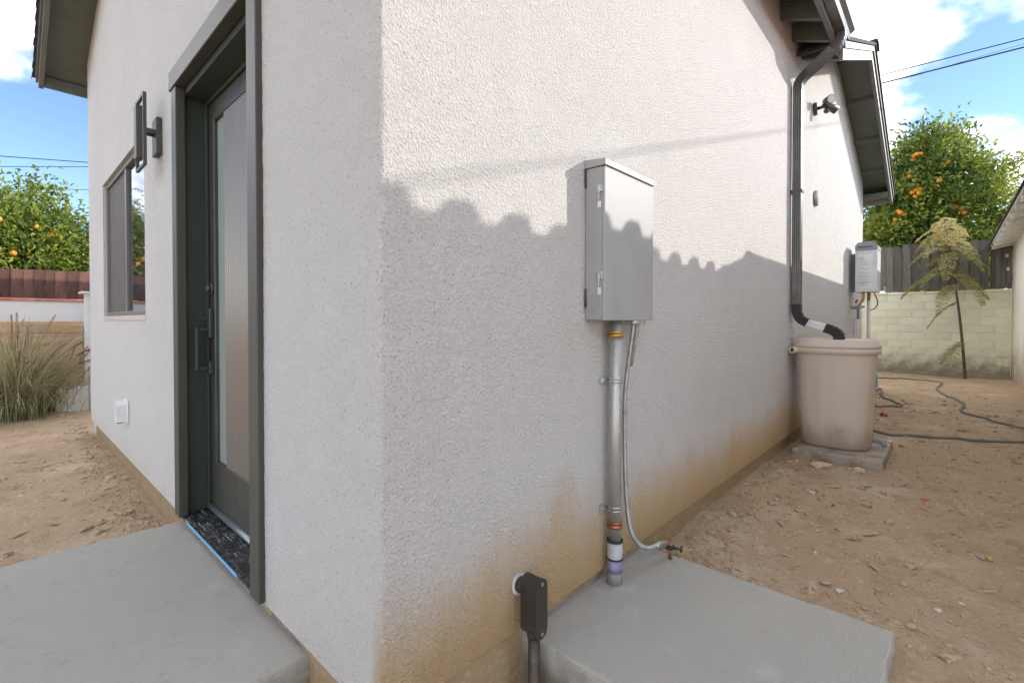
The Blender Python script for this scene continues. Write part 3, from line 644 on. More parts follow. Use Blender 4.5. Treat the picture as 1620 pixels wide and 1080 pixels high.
pp = [('brass_valve', [(7.40, -.16, 1.384), (7.40, -.16, 1.31), (7.40, -.15, 1.26)], .017, BRASS), ('brass_valve', [(7.52, -.21, 1.384), (7.52, -.21, 1.28)], .019, BRASS), ('gas_pipe', [(7.36, -.11, 1.20), (7.36, -.11, 1.02)], .018, HEATD), ('water_pipe', [(7.40, -.15, 1.27), (7.40, -.10, 1.2), (7.36, -.02, 1.18)], .013, HEATD),
      ('valve_arm', [(7.33, -.05, 1.165), (7.36, -.18, 1.19)], .014, HEATD), ('condensate_pipe', [(7.55, -.205, 1.384), (7.55, -.205, -.12)], .021, WHITEP), ('brass_elbow', [(7.45, -.07, 1.24), (7.45, -.09, 1.29)], .015, BRASS)]
for nm, P, r_, mm in pp: O(nm, MB().tube(smooth_path(P, 4) if len(P) > 2 else P, r_, 10), mm, wh)
O('flexible_hose', MB().tube(smooth_path([(7.6, -.26, 1.384), (7.6, -.30, 1.25), (7.58, -.27, 1.17), (7.55, -.2, 1.14)], 6), .007, 8), RUBBER, wh)
pb = onY(1351, 515)
sk = thing('outlet_cover', (pb.x, 0, pb.z), 'small white outlet box on the wall below the water heater', 'socket cover')
O('box', MB().box(pb.x - .07, pb.x + .07, -.035, -.001, pb.z - .11, pb.z + .11, .006), WHITEP, sk)
O('flap', MB().box(pb.x - .06, pb.x + .06, -.043, -.0355, pb.z - .09, pb.z + .09, .003), WHITEP, sk)

# ------------------------------------------------------------------ concrete
def slab_mesh(x0, x1, y0, y1, z0, z1, seed, rough_edges, step=.03):
    """rounded, slightly wavy slab"""
    xs = np.linspace(x0, x1, max(3, int((x1 - x0) / step) + 1)); ys_ = np.linspace(y0, y1, max(3, int((y1 - y0) / step) + 1))
    m = MB(); V = []; nx_, ny_ = len(xs), len(ys_)
    rings = [(z0, 0.), (z1 - .10, 0.), (z1 - .05, 0.), (z1 - .02, 0.), (z1 - .007, .0015), (z1 - .002, .004), (z1, .009)]
    per = [(i, 0) for i in range(nx_)] + [(nx_ - 1, j) for j in range(1, ny_)] + [(i, ny_ - 1) for i in range(nx_ - 2, -1, -1)] + [(0, j) for j in range(ny_ - 2, 0, -1)]
    for z, ins in rings:
        for i, j in per:
            x, y = float(xs[i]), float(ys_[j]); w = rough_edges * float(fbm(x * 17 + y * 13, z * 30 + x * 3, seed, 4))
            px = -1 if i == 0 else (1 if i == nx_ - 1 else 0); py = -1 if j == 0 else (1 if j == ny_ - 1 else 0)
            V.append((x - px * (ins - w), y - py * (ins - w), z + (0 if z == z0 else .004 * float(fbm(x * 1.3, y * 1.3, seed, 2)))))
    n = len(per); F = [(k * n + a, k * n + (a + 1) % n, (k + 1) * n + (a + 1) % n, (k + 1) * n + a) for k in range(len(rings) - 1) for a in range(n)]
    m.add(V, F, False)
    m.add([], []); top = [(len(rings) - 1) * n + a for a in range(n)]
    # interior of the top
    base = len(m.v); ins = .016
    for i in range(1, nx_ - 1):
        for j in range(1, ny_ - 1): m.v.append((float(xs[i]), float(ys_[j]), z1 + .004 * float(fbm(xs[i] * 1.3, ys_[j] * 1.3, seed, 2))))
    lut = {p: top[k] for k, p in enumerate(per)}
    def vid(i, j): return lut[(i, j)] if (i, j) in lut else base + (i - 1) * (ny_ - 2) + (j - 1)
    for i in range(nx_ - 1):
        for j in range(ny_ - 1): m.f.append((vid(i, j), vid(i + 1, j), vid(i + 1, j + 1), vid(i, j + 1))); m.sm.append(False)
    return m
O('concrete_pad', slab_mesh(.558, 1.408, -.893, .04, -.30, -.045, 4, .010), SLAB, label='grey concrete pad under the electrical cabinet and its pipe', cat='concrete pad')
O('porch_slab', slab_mesh(-2.4, .04, .462, 1.965, -.34, -.055, 7, .016), SLAB, label='grey broom-finished concrete landing in front of the door', cat='landing')
O('paver', slab_mesh(3.775, 4.58, -.672, -.085, -.16, -.042, 12, .006), PADM, label='dirty concrete paver carrying the beige rain barrel', cat='paver')

# ------------------------------------------------------------------ rain barrel
bc = Vector((4.16, -.322, -.04))
rb = thing('rain_barrel', bc, 'beige plastic rain barrel with a lid standing on a concrete paver', 'rain barrel')
def ring(z, ax, ay, flat=2.9, n=56, cxo=0., cyo=0., rib=0.):
    P = []
    for k in range(n):
        t = 2 * math.pi * k / n; c, s_ = math.cos(t), math.sin(t)
        rr_ = (abs(c) ** flat + abs(s_) ** flat) ** (-1 / flat); g_ = 1 + rib * (1 if k % 7 == 3 else 0)
        P.append((bc.x + cxo + ax * c * rr_ * g_, bc.y + cyo + ay * s_ * rr_ * g_, z))
    return P
def loft(rings, cap=True):
    m = MB(); n = len(rings[0]); V = [p for r_ in rings for p in r_]
    F = [(k * n + a, k * n + (a + 1) % n, (k + 1) * n + (a + 1) % n, (k + 1) * n + a) for k in range(len(rings) - 1) for a in range(n)]
    m.add(V, F, True)
    if cap: m.f += [tuple(range(n))[::-1], tuple(range((len(rings) - 1) * n, len(rings) * n))]; m.sm += [False, False]
    return m
RG = []
for z, k in ((-.04, .80), (-.02, .835), (.0, .845), (.1, .862), (.2, .878), (.3, .893), (.4, .908), (.5, .925), (.6, .94), (.7, .955), (.765, .965)):
    RG.append(ring(z, .25 * k, .293 * k, rib=-.03 if .0 <= z < .66 else 0))
O('body', loft(RG), BARREL, rb)
O('rim', loft([ring(.728, .246, .288), ring(.73, .258, .302), ring(.772, .262, .307), ring(.776, .250, .295)]), BARREL, rb)
O('lid', loft([ring(.777, .252, .298), ring(.78, .258, .304), ring(.80, .258, .304), ring(.806, .248, .292), ring(.836, .242, .285), ring(.846, .232, .275), ring(.842, .16, .20), ring(.846, .1, .13)]), BARREL, rb)
sp_ = MB(); sp_.cyl((bc.x - .16, -.075, .752), (bc.x - .235, -.045, .752), .028, 14); O('overflow_spout', sp_, BARREL, rb)
O('overflow_hole', MB().cyl((bc.x - .2352, -.0448, .752), (bc.x - .2358, -.0445, .752), .017, 12), RUBBER, rb)
O('blue_sticker', MB().box(bc.x - .02, bc.x + .05, bc.y - .279, bc.y - .2745, .46, .56), TAPE, rb)
O('spigot', MB().tube(smooth_path([(bc.x + .05, bc.y - .24, .02), (bc.x + .05, bc.y - .30, .02), (bc.x + .03, bc.y - .33, -.01)], 4), .018, 10), HEATD, rb)

# ------------------------------------------------------------------ neighbour's garage, its eave seen at the right edge
gar = thing('garage', (9, -1.95, -.1), 'cream stucco garage with white rafter tails at the right edge', 'garage')
O('wall', MB().box(5.2, 12.62, -2.10, -1.895, -.4, 2.485), GARW, gar)
O('wall', MB().box(12.42, 12.62, -5.5, -2.101, -.4, 2.5), GARW, gar)
GS = .30
gro = O('roof', MB().prism([(-1.60, 2.405), (-4.0, 2.405 + 2.4 * GS), (-4.0, 2.443 + 2.4 * GS), (-1.60, 2.443)], 5.04, 12.66, 'X'), GARP, gar)
O('shingles', MB().prism([(-1.575, 2.437), (-4.0, 2.4445 + 2.4 * GS), (-4.0, 2.465 + 2.4 * GS), (-1.575, 2.457)], 5.02, 12.69, 'X'), SHING, gro)
k = 0; x = 5.3
while x < 12.6:
    q = [(-1.606, 2.403 + .006 * GS), (-1.606, 2.325 + .006 * GS), (-1.94, 2.295 + .34 * GS), (-1.94, 2.403 + .34 * GS)]
    O('rafter_tail', MB().prism(q, x - .025, x + .025, 'X'), GARP, gro); x += .61
O('gable_cap', MB().box(4.93, 5.06, -1.66, -1.585, 2.40, 2.478, .01), SHING, gro)
# the tiled house before it stands outside the picture and casts the scalloped shadow
nb = thing('tiled_house', (3, -2.1, -.1), 'neighbouring cream house with a barrel-tile roof edge facing the passage', 'house')
O('wall', MB().box(1.45, 5.199, -2.30, -1.93, -.4, 2.40), GARW, nb)
O('roof', MB().prism([(-1.62, 2.26), (-5.0, 2.26 + 3.38 * .32), (-5.0, 2.305 + 3.38 * .32), (-1.62, 2.305)], 1.30, 4.9, 'X'), REDCAP, nb)
tm = MB(); xk = .256 + 2.11 - .238 * 4
while xk < 4.75:
    P = [(xk + a, b) for a, b in ((-.085, -.02), (-.07, .006), (-.052, .03), (-.036, .043), (.03, .045), (.045, .034), (.062, .008), (.075, -.02))]
    n = len(P); V = [(p[0], -1.60, 2.30 + p[1]) for p in P] + [(p[0], -1.625, 2.30 + p[1]) for p in P]
    tm.add(V, [(i, i + 1, n + i + 1, n + i) for i in range(n - 1)] + [tuple(range(n)), tuple(range(n, 2 * n))[::-1]]); xk += .238
O('roof_tiles', tm, REDCAP, nb, kind='stuff')

# ------------------------------------------------------------------ pale green block wall and grey picket fence at the end of the passage
WX = 12.1
bw = thing('block_wall', (WX + .1, -.5, -.1), 'pale green painted block wall at the end of the passage', 'wall')
O('mortar_core', MB().box(WX + .007, WX + .15, -1.875, 3.2, -.4, 1.535), MORT, bw)
CH, BL = .1555, .40
blk = MB().box(0, .02, -BL / 2 + .004, BL / 2 - .004, .004, CH - .004, .004).mesh('block'); blk.materials.append(GREENB)
Rb = random.Random(11)
for c in range(11):
    off = 0 if c % 2 else BL / 2
    for kx in range(8):
        yc = -1.67 + off + kx * BL
        if yc > .95: continue
        O('block', blk, None, bw, loc=(WX + Rb.uniform(-.002, .002), yc, -.175 + c * CH))
    if c % 2 == 0:
        O('block', MB().box(WX, WX + .02, -1.872, -1.674 , -.171 + c * CH, -.179 + (c + 1) * CH, .004), GREENB, bw)
capm = MB().box(-.012, .165, -.298, .298, 0, .05, .006).mesh('coping'); capm.materials.append(GREENB)
for kx in range(8): O('coping', capm, None, bw, loc=(WX, -1.572 + .602 * kx, 1.5365 + Rb.uniform(0, .004)))
pf = thing('picket_fence', (WX + .1, -.5, 1.59), 'weathered grey picket fence standing on top of the pale green wall', 'fence')
for q in range(3):
    w = .134; hw = w / 2; h = .955
    me_ = MB().prism([(-hw, 0), (hw, 0), (hw, h - .035 - .006 * q), (hw - .03, h), (-hw + .03, h - .004 * q), (-hw, h - .04)], -.009, .009, 'X').mesh('picket'); me_.materials.append(GREYW)
    globals()['pk%d' % q] = me_
y = -1.80; k = 0
while y < 1.6:
    o = O('picket', [pk0, pk1, pk2][k % 3], None, pf, loc=(WX + .075 + Rb.uniform(-.006, .006), y, 1.592 + Rb.uniform(-.0, .035)))
    o.rotation_euler = (Rb.uniform(-.012, .012), 0, Rb.uniform(-.03, .03)); y += .134 + Rb.choice((.004, .006, .012, .016)); k += 1
for z in (1.75, 2.32): O('rail', MB().box(WX + .091, WX + .13, -1.9, 1.7, z, z + .085), GREYW, pf)
for yy in (-1.1, .4): O('post', MB().box(WX + .131, WX + .22, yy, yy + .09, 1.4, 2.5), GREYW, pf)
# dark boards closing the gap beside the garage
gb = thing('board_gate', (WX + .3, -1.9, 1.5), 'dark boards closing the gap between fence and garage eave', 'boards')
for j in range(3): O('board', MB().box(WX + .03, WX + .048, -1.885 + j * .075, -1.815 + j * .075, 1.595, 2.42 + .02 * j), GREYW, gb)
O('white_scrap', MB().box(WX + .026, WX + .0295, -1.835, -1.79, 2.18, 2.24).box(WX + .026, WX + .0295, -1.85, -1.81, 1.93, 1.99), WHITEP, gb)

# ------------------------------------------------------------------ left yard: white wall, red coping, stained boards, timber planter
YW = 8.5
yw = thing('yard_wall', (-1, YW, -.15), 'low white painted garden wall with red coping behind the ornamental grass', 'wall')
O('wall', MB().box(-5.0, 2.5, YW, YW + .14, -.4, 1.275), WHITEW, yw)
ct = MB().prism([(-.02, 0), (.16, 0), (.16, .022), (.13, .040), (.01, .040), (-.02, .022)], -.247, .247, 'X').mesh('coping_tile'); ct.materials.append(REDCAP)
for k in range(15):
    o = O('coping_tile', ct, None, yw, loc=(-4.75 + .5 * k + .28, YW, 1.2765 + Rb.uniform(0, .005))); o.rotation_euler = (0, Rb.uniform(-.006, .006), 0)
bf = thing('board_fence', (-1, YW + .2, 1.3), 'reddish-brown stained board fence rising behind the white wall', 'fence')
x = -4.9; k = 0
bms = []
for w in (.12, .145, .10, .16):
    b_ = MB().box(-w / 2 + .0006, w / 2 - .0006, -.009, .009, 0, .75, .0015).mesh('board'); b_.materials.append(BROWNW); bms.append((w, b_))
while x < 2.2:
    w, b_ = Rb.choice(bms); o = O('board', b_, None, bf, loc=(x + w / 2, YW + .19 + Rb.uniform(-.006, .006), .985 + Rb.uniform(-.012, .012))); o.rotation_euler = (0, Rb.uniform(-.002, .002), 0); x += w + .001
for z in (1.1, 1.5): O('rail', MB().box(-4.9, 2.2, YW + .206, YW + .25, z, z + .08), BROWNW, bf)
pl = thing('timber_planter', (-1, 8.2, -.15), 'ochre timber boards of a raised bed below the white wall', 'planter')
for k in range(5):
    O('plank', MB().box(-4.0, .20, 8.20, 8.235, .995 - .165 * (k + 1) + .16 * 0 - .14 * 0, .995 - .165 * k - .008, .003), OCHREW, pl)
O('soil_fill', MB().box(-4.0, .2, 8.236, YW - .005, -.3, .94), SOIL, pl)
for xx in (-3.9, -2.4): O('stake', MB().box(xx, xx + .06, 8.165, 8.199, -.3, .96, .003), OCHREW, pl)
sh = thing('white_shed', (.9, 7.9, -.15), 'narrow white shed with a small flat roof behind the house corner', 'shed')
O('wall', MB().box(.215, 1.6, 7.95, 8.19, -.3, 1.38), WHITEW, sh)
O('roof', MB().box(.155, 1.66, 7.90, 8.195, 1.381, 1.41, .004), GARP, sh)
O('trim', MB().box(.213, .25, 7.935, 7.949, -.3, 1.38), WHITEW, sh)
O('low_kerb', slab_mesh(-.15, 1.2, 7.05, 7.5, -.3, .13, 21, .01), WHITEW, label='low white-washed block behind the grass near the house corner', cat='block')

# ------------------------------------------------------------------ garden hose, scraps
def gpath(pix, zoff, z=-.10):
    out = []
    for x, y in pix:
        p = onZ(x, y, z); out.append((p.x, p.y))
    P = smooth_path([(a, b, 0) for a, b in out], 10)
    return [Vector((p.x, p.y, G(p.x, p.y) + zoff)) for p in P]
def hose(name, pix, label, r=.0145):
    t_ = thing(name, gpath(pix[:2], 0)[0], label, 'hose', 'grey garden hose lying on the soil')
    O('tube', MB().tube(gpath(pix, r * .75), r, 8), HOSE, t_); return t_
hose('garden_hose', [(1340, 600), (1393, 600), (1440, 601), (1484, 606), (1488, 610), (1482, 617), (1495, 625), (1516, 634), (1525, 641), (1520, 649), (1530, 656), (1570, 667), (1620, 679), (1700, 690)], 'grey hose snaking across the soil towards the garage wall')
hose('garden_hose', [(1370, 676), (1393, 682), (1412, 686), (1450, 687), (1500, 690), (1560, 695), (1620, 698), (1720, 706)], 'grey hose lying straight across the soil just beyond the rain barrel')
hose('garden_hose', [(1385, 618), (1394, 615), (1396, 628), (1410, 634), (1426, 640), (1424, 643), (1405, 643), (1385, 644)], 'small kinked loop of grey hose beside the rain barrel', .014)
def scrap(name, px, py, mat, label, cat, s=.02, seed=0):
    p = onZ(px, py, -.10); R = random.Random(seed); z = G(p.x, p.y) + .006
    V = []; n = 9
    for k in range(n):
        a = 2 * math.pi * k / n; r_ = s * R.uniform(.5, 1.1); V.append((p.x + r_ * math.cos(a) * 1.3, p.y + r_ * math.sin(a) * .7, z + R.uniform(0, s * .5)))
    V.append((p.x, p.y, z + s * .45)); V += [(v[0], v[1], v[2] - .003) for v in V]
    F = [(k, (k + 1) % n, n) for k in range(n)] + [((k + 1) % n + n + 1, k + n + 1, 2 * n + 1) for k in range(n)] + [(k, k + n + 1, (k + 1) % n + n + 1, (k + 1) % n) for k in range(n)]
    O(name, MB().add(V, F), mat, label=label, cat=cat)
scrap('blue_scrap', 1318, 800, BLUE, 'tiny blue plastic scrap on the bare soil', 'scrap', .016, 1)
scrap('pink_scrap', 1463, 790, PINK, 'tiny pink paper scrap on the bare soil', 'scrap', .024, 2)
scrap('yellow_leaf', 1565, 882, YLEAF, 'single yellow dry leaf on the soil at the right', 'leaf', .02, 3)
scrap('white_scrap', 1408, 696, WHITEP, 'white plastic scrap beside the paver of the rain barrel', 'scrap', .035, 4)
scrap('dry_leaf', 168, 822, DRYL, 'pale curled leaf on the dirt near the landing', 'leaf', .02, 6)
scrap('dry_leaf', 12, 858, DRYL, 'dry grey leaf on the dirt at the left edge', 'leaf', .025, 7)
def onslab(px, py, z): return onZ(px, py, z)
pw = onZ(1398, 655, -.09); m = MB(); Rw = random.Random(5); P = []
for k in range(14): P.append((pw.x + Rw.uniform(-.05, .05), pw.y + Rw.uniform(-.035, .035), G(pw.x, pw.y) + Rw.uniform(.005, .045)))
O('red_wire', m.tube(smooth_path(P, 4), .004, 6), RED, label='small tangle of red wire behind the rain barrel', cat='wire')

# clods, gravel and litter: nobody could count them
def scatter_rocks(name, N, mat, seed, size, region, dens=None):
    R = rng(seed); base = []
    bm = bmesh.new(); bmesh.ops.create_icosphere(bm, subdivisions=1, radius=1); bv = np.array([v.co[:] for v in bm.verts]); bf_ = np.array([[v.index for v in f.verts] for f in bm.faces]); bm.free()
    Vs = []; Fs = []; nb_ = len(bv); cnt = 0
    while cnt < N:
        x, y = region(R)
        if .53 < x < 1.43 and -.92 < y < .1: continue
        if -2.45 < x < .03 and .42 < y < 2.0: continue
        if x > 0 and y > -.005: continue
        if 3.76 < x < 4.6 and -.69 < y < -.07: continue
        s = size * (R.pareto(2.6) * .6 + .45); s = min(s, size * 4)
        sc_ = np.array([1 + R.normal(0, .25), 1 + R.normal(0, .25), .65 + R.normal(0, .12)]) * s
        v = bv * (1 + R.normal(0, .16, (nb_, 1))) * sc_; a = R.uniform(0, 6.28); c, s_ = math.cos(a), math.sin(a)
        v = np.stack([v[:, 0] * c - v[:, 1] * s_ + x, v[:, 0] * s_ + v[:, 1] * c + y, v[:, 2] + s * .25 + G(x, y)], -1)
        Vs.append(v); Fs.append(bf_ + cnt * nb_); cnt += 1
    return O(name, npmesh(name, np.concatenate(Vs), np.concatenate(Fs), mat, False), None, kind='stuff')
def reg_right(R):
    if R.random() < .35: return 1.4 + 6 * R.random() ** 1.5, -.03 - abs(R.normal(0, .13))
    return 1.0 + 8 * R.random() ** 1.6, -.02 - 1.85 * R.random()
def reg_left(R):
    if R.random() < .6: return -.02 - abs(R.normal(0, .12)), 1.98 + 4 * R.random() ** 1.3
    return -2 * R.random(), 2.0 + 5 * R.random() ** 1.4
tag(scatter_rocks('soil_clods', 4200, CLOD, 1, .0065, reg_right), 'small brown clods and crumbs strewn over the soil of the passage', 'clods')
tag(scatter_rocks('soil_grit', 5200, CLOD, 31, .0032, lambda R: (1.05 + 4.2 * R.random() ** 1.7, -.02 - 1.7 * R.random())), 'fine brown grit lying over the near soil of the passage', 'grit')
tag(scatter_rocks('soil_clods', 2200, CLOD, 2, .0075, reg_left), 'brown clods and crumbs strewn along the foot of the door wall', 'clods')
tag(scatter_rocks('pale_gravel', 380, PALE, 3, .0048, lambda R: (1.6 + 4.5 * R.random() ** 1.5, -.25 - 1.4 * R.random())), 'scattered pale gravel chips on the soil of the passage', 'gravel')
tag(scatter_rocks('pale_gravel', 16, CLOD, 13, .02, lambda R: (3.45 + .3 * R.random(), -.05 - .5 * R.random())), 'flat broken stones in front of the barrel paver', 'stones')
# twigs and dry leaves
R = rng(9); Vs = []; Fs = []
for k in range(340):
    if k % 2: x, y = 1.3 + 7 * R.random() ** 1.5, -.05 - 1.75 * R.random()
    else: x, y = -.05 - 2 * R.random(), 2.0 + 5 * R.random()
    if 3.76 < x < 4.6 or (x < 1.45 and y < 0): continue
    a = R.uniform(0, 6.28); L_ = R.uniform(.015, .07); w = R.uniform(.0015, .004) if R.random() < .7 else L_ * .25
    dx, dy = math.cos(a) * L_, math.sin(a) * L_; px_, py_ = -math.sin(a) * w, math.cos(a) * w; z = G(x, y) + .007
    b = len(Vs); Vs += [(x - dx, y - dy, G(x - dx, y - dy) + .006), (x + px_, y + py_, z + .006), (x + dx, y + dy, G(x + dx, y + dy) + .007), (x - px_, y - py_, z)]
    Fs.append((b, b + 3, b + 2, b + 1))
O('twig_litter', npmesh('twig_litter', np.array(Vs), np.array(Fs), DRYL, False), None, label='dry twigs and leaf bits scattered over the bare soil', cat='litter', kind='stuff')

# ------------------------------------------------------------------ plants
def leaves_np(C, D, Ln, Wd, R, fold=.25):
    """rhombic folded leaves: centres C, directions D (unit)"""
    n = len(C); up = R.normal(0, 1, (n, 3)); up[:, 2] += 1.2
    S_ = np.cross(D, up); S_ /= np.linalg.norm(S_, axis=1, keepdims=True) + 1e-9; Nn = np.cross(S_, D)
    Ln = Ln[:, None]; Wd = Wd[:, None]
    a = C - D * Ln * .5; t = C + D * Ln * .5 - Nn * Ln * .15; l = C + S_ * Wd * .5 + Nn * Wd * fold; r = C - S_ * Wd * .5 + Nn * Wd * fold
    V = np.stack([a, l, t, r], 1).reshape(-1, 3); i = np.arange(n) * 4
    return V, np.concatenate([np.stack([i, i + 1, i + 2], -1), np.stack([i, i + 2, i + 3], -1)])
def citrus(name, base, crown_c, radii, label, seed, nclu=420, per=62, leaf=.085, fruits=24, group='orange trees beyond the fences'):
    R = rng(seed); t_ = thing(name, base, label, 'orange tree', group)
    cc = Vector(crown_c); rx, ry, rz_ = radii
    # clusters, lumpy shell
    d = R.normal(0, 1, (nclu, 3)); d /= np.linalg.norm(d, axis=1, keepdims=True)
    lump = 1 + .35 * fbm(d[:, 0] * 1.8 + 7, d[:, 1] * 1.8 + d[:, 2] * 1.5, seed, 3)
    rr_ = (.42 + .58 * R.random(nclu) ** .55) * lump
    C = np.array(cc) + d * rr_[:, None] * np.array([rx, ry, rz_])
    C = C[C[:, 2] > base[2] + .55]
    nc = len(C); out = (C - np.array(cc)) / np.array([rx, ry, rz_]); 
    k = np.repeat(np.arange(nc), per); n = len(k)
    sh = R.normal(0, 1, (nc, 3)) * .05; cs = .13 + .09 * R.random(nc)
    P = C[k] + R.normal(0, 1, (n, 3)) * cs[k][:, None] * np.array([1, 1, .8])
    # shoots sticking out of the outline
    D = out[k] * .8 + R.normal(0, .75, (n, 3)); D[:, 2] += .25; D /= np.linalg.norm(D, axis=1, keepdims=True)
    V, F = leaves_np(P, D, leaf * (.7 + .6 * R.random(n)), leaf * .48 * (.8 + .4 * R.random(n)), R)
    ct_ = np.clip(.45 + .36 * R.normal(0, 1, nc), 0, 1)
    tint = np.clip(ct_[k] + R.normal(0, .16, n), 0, 1)
    O('crown', npmesh('crown', V, F, LEAF, False, np.repeat(tint, 4)), None, t_, kind='stuff')
    Rr = random.Random(seed)
    b = Vector(base); tp = Vector((cc.x + .1, cc.y - .05, cc.z - rz_ * .45))
    O('trunk', MB().tube(smooth_path([b + Vector((0, 0, -.1)), b.lerp(tp, .5) + Vector((.05, .04, 0)), tp], 6), .10, 10, [1.15 - .45 * i / 12 for i in range(13)]), BARK, t_)
    for i in range(16):
        c_ = Vector(C[Rr.randrange(nc)]); mid = tp.lerp(c_, .5) + Vector((Rr.uniform(-.15, .15), Rr.uniform(-.15, .15), .1)); P_ = smooth_path([tp - Vector((0, 0, .1)), mid, c_], 5)
        O('branch', MB().tube(P_, .038, 7, [1 - .8 * j / (len(P_) - 1) for j in range(len(P_))]), BARK, t_)
    fm = MB().ball((0, 0, 0), .047, 12, 8, .94).mesh('orange'); fm.materials.append(ORANGE)
    tow = (CAM - cc); tow.z = 0; tow.normalize(); n_ = 0; tries = 0
    while n_ < fruits and tries < 4000:
        tries += 1; i = Rr.randrange(nc); p = Vector(C[i]); o_ = Vector(out[i])
        if o_.dot(Vector((tow.x, tow.y, -.25))) < .45: continue
        p += Vector((o_.x, o_.y, o_.z * .3)).normalized() * .16 - Vector((0, 0, .06))
        for q in range(Rr.choice((1, 1, 1, 2, 3))):
            O('orange', fm, None, t_, loc=p + Vector((Rr.uniform(-.09, .09), Rr.uniform(-.09, .09), Rr.uniform(-.08, .05)))); n_ += 1
    return t_
citrus('orange_tree', (14.6, -.75, -.1), (14.6, -.72, 3.35), (1.45, 1.42, 2.25), 'large bright green orange tree behind the grey picket fence', 21, 640, 62, .115, 56)
citrus('orange_tree', (-.55, 10.6, -.1), (-.55, 10.6, 2.0), (1.15, 1.0, 1.30), 'orange tree full of fruit behind the brown fence at the left', 22, 460, 60, .095, 46)
citrus('orange_tree', (-2.9, 11.2, -.1), (-2.9, 11.2, 2.3), (1.5, 1.2, 1.6), 'orange tree further left, seen reflected in the window', 23, 360, 50, .085, 14)
citrus('orange_tree', (1.2, 11.0, -.1), (1.2, 11.0, 1.75), (.95, .9, 1.15), 'smaller orange tree next to the house corner behind the brown fence', 24, 260, 56, .08, 14)

# feathery sapling by the green wall
bs = onX(1527, 598, 11.78); bs.z = G(bs.x, bs.y)
sp2 = thing('sapling', bs, 'thin young tree with drooping feathery yellow-green fronds against the green wall', 'sapling')
tp_ = [Vector((11.78, bs.y, bs.z - .05))] + [onX(x, y, 11.78) for x, y in ((1524, 560), (1518, 500), (1511, 450), (1503, 400), (1497, 365), (1494, 345))]
TP = smooth_path(tp_, 6)
O('trunk', MB().tube(TP, .026, 8, [1 - .7 * i / (len(TP) - 1) for i in range(len(TP))]), BARK, sp2)
Rf = random.Random(4); fr_ = []
for k in range(26):
    t = .50 + .50 * (k / 25); p = TP[int(t * (len(TP) - 1))]; a = k * 2.39 + .4; L_ = (.74 - .50 * ((t - .5) / .5) ** 1.3) * Rf.uniform(.7, 1.2); fr_.append((p, a, L_, t, Rf.uniform(.0, .5)))
for (x, y, a, L_) in ((1521, 545, 2.0, .32), (1522, 540, 2.6, .38), (1514, 478, 1.6, .42)): fr_.append((onX(x, y, 11.78), a, L_, .5, -.25))
for (p, a, L_, t, up_) in fr_:
    h = Vector((math.cos(a), math.sin(a), 0)); P = []
    for j in range(9): s_ = j / 8; P.append(p + h * (L_ * s_) + Vector((0, 0, L_ * (up_ * s_ - .95 * s_ * s_))))
    o = O('frond', MB().tube(P, .005, 4, [1 - .7 * j / 8 for j in range(9)]), BARK, sp2)
    Rn_ = rng(int(abs(a) * 1000)); C = []; D = []
    side = h.cross(Vector((0, 0, 1)))
    for j in range(int(L_ * 58)):
        s_ = (j + 1) / (L_ * 58); i = min(7, int(s_ * 8)); q = P[i].lerp(P[i + 1], s_ * 8 - i); ln = .13 * math.sin(math.pi * min(1, .12 + .85 * s_)) + .02
        for sg in (-1, 1):
            dv_ = (side * sg + h * .35 + Vector((0, 0, -.45 + Rn_.normal(0, .15)))).normalized()
            for w_ in range(4): C.append(q + dv_ * (ln * (w_ + .6) / 4)); D.append((dv_ + Vector(Rn_.normal(0, .3, 3))).normalized())
    C = np.array([c[:] for c in C]); D = np.array([c[:] for c in D]); n = len(C)
    V, F = leaves_np(C, D, np.full(n, .046), np.full(n, .019), Rn_, .1)
    tt = np.clip(.25 + .75 * max(0, (t - .62) / .38) + Rn_.normal(0, .15, n), 0, 1)
    O('leaflets', npmesh('leaflets', V, F, FERN, False, np.repeat(tt, 4)), None, o, kind='stuff')

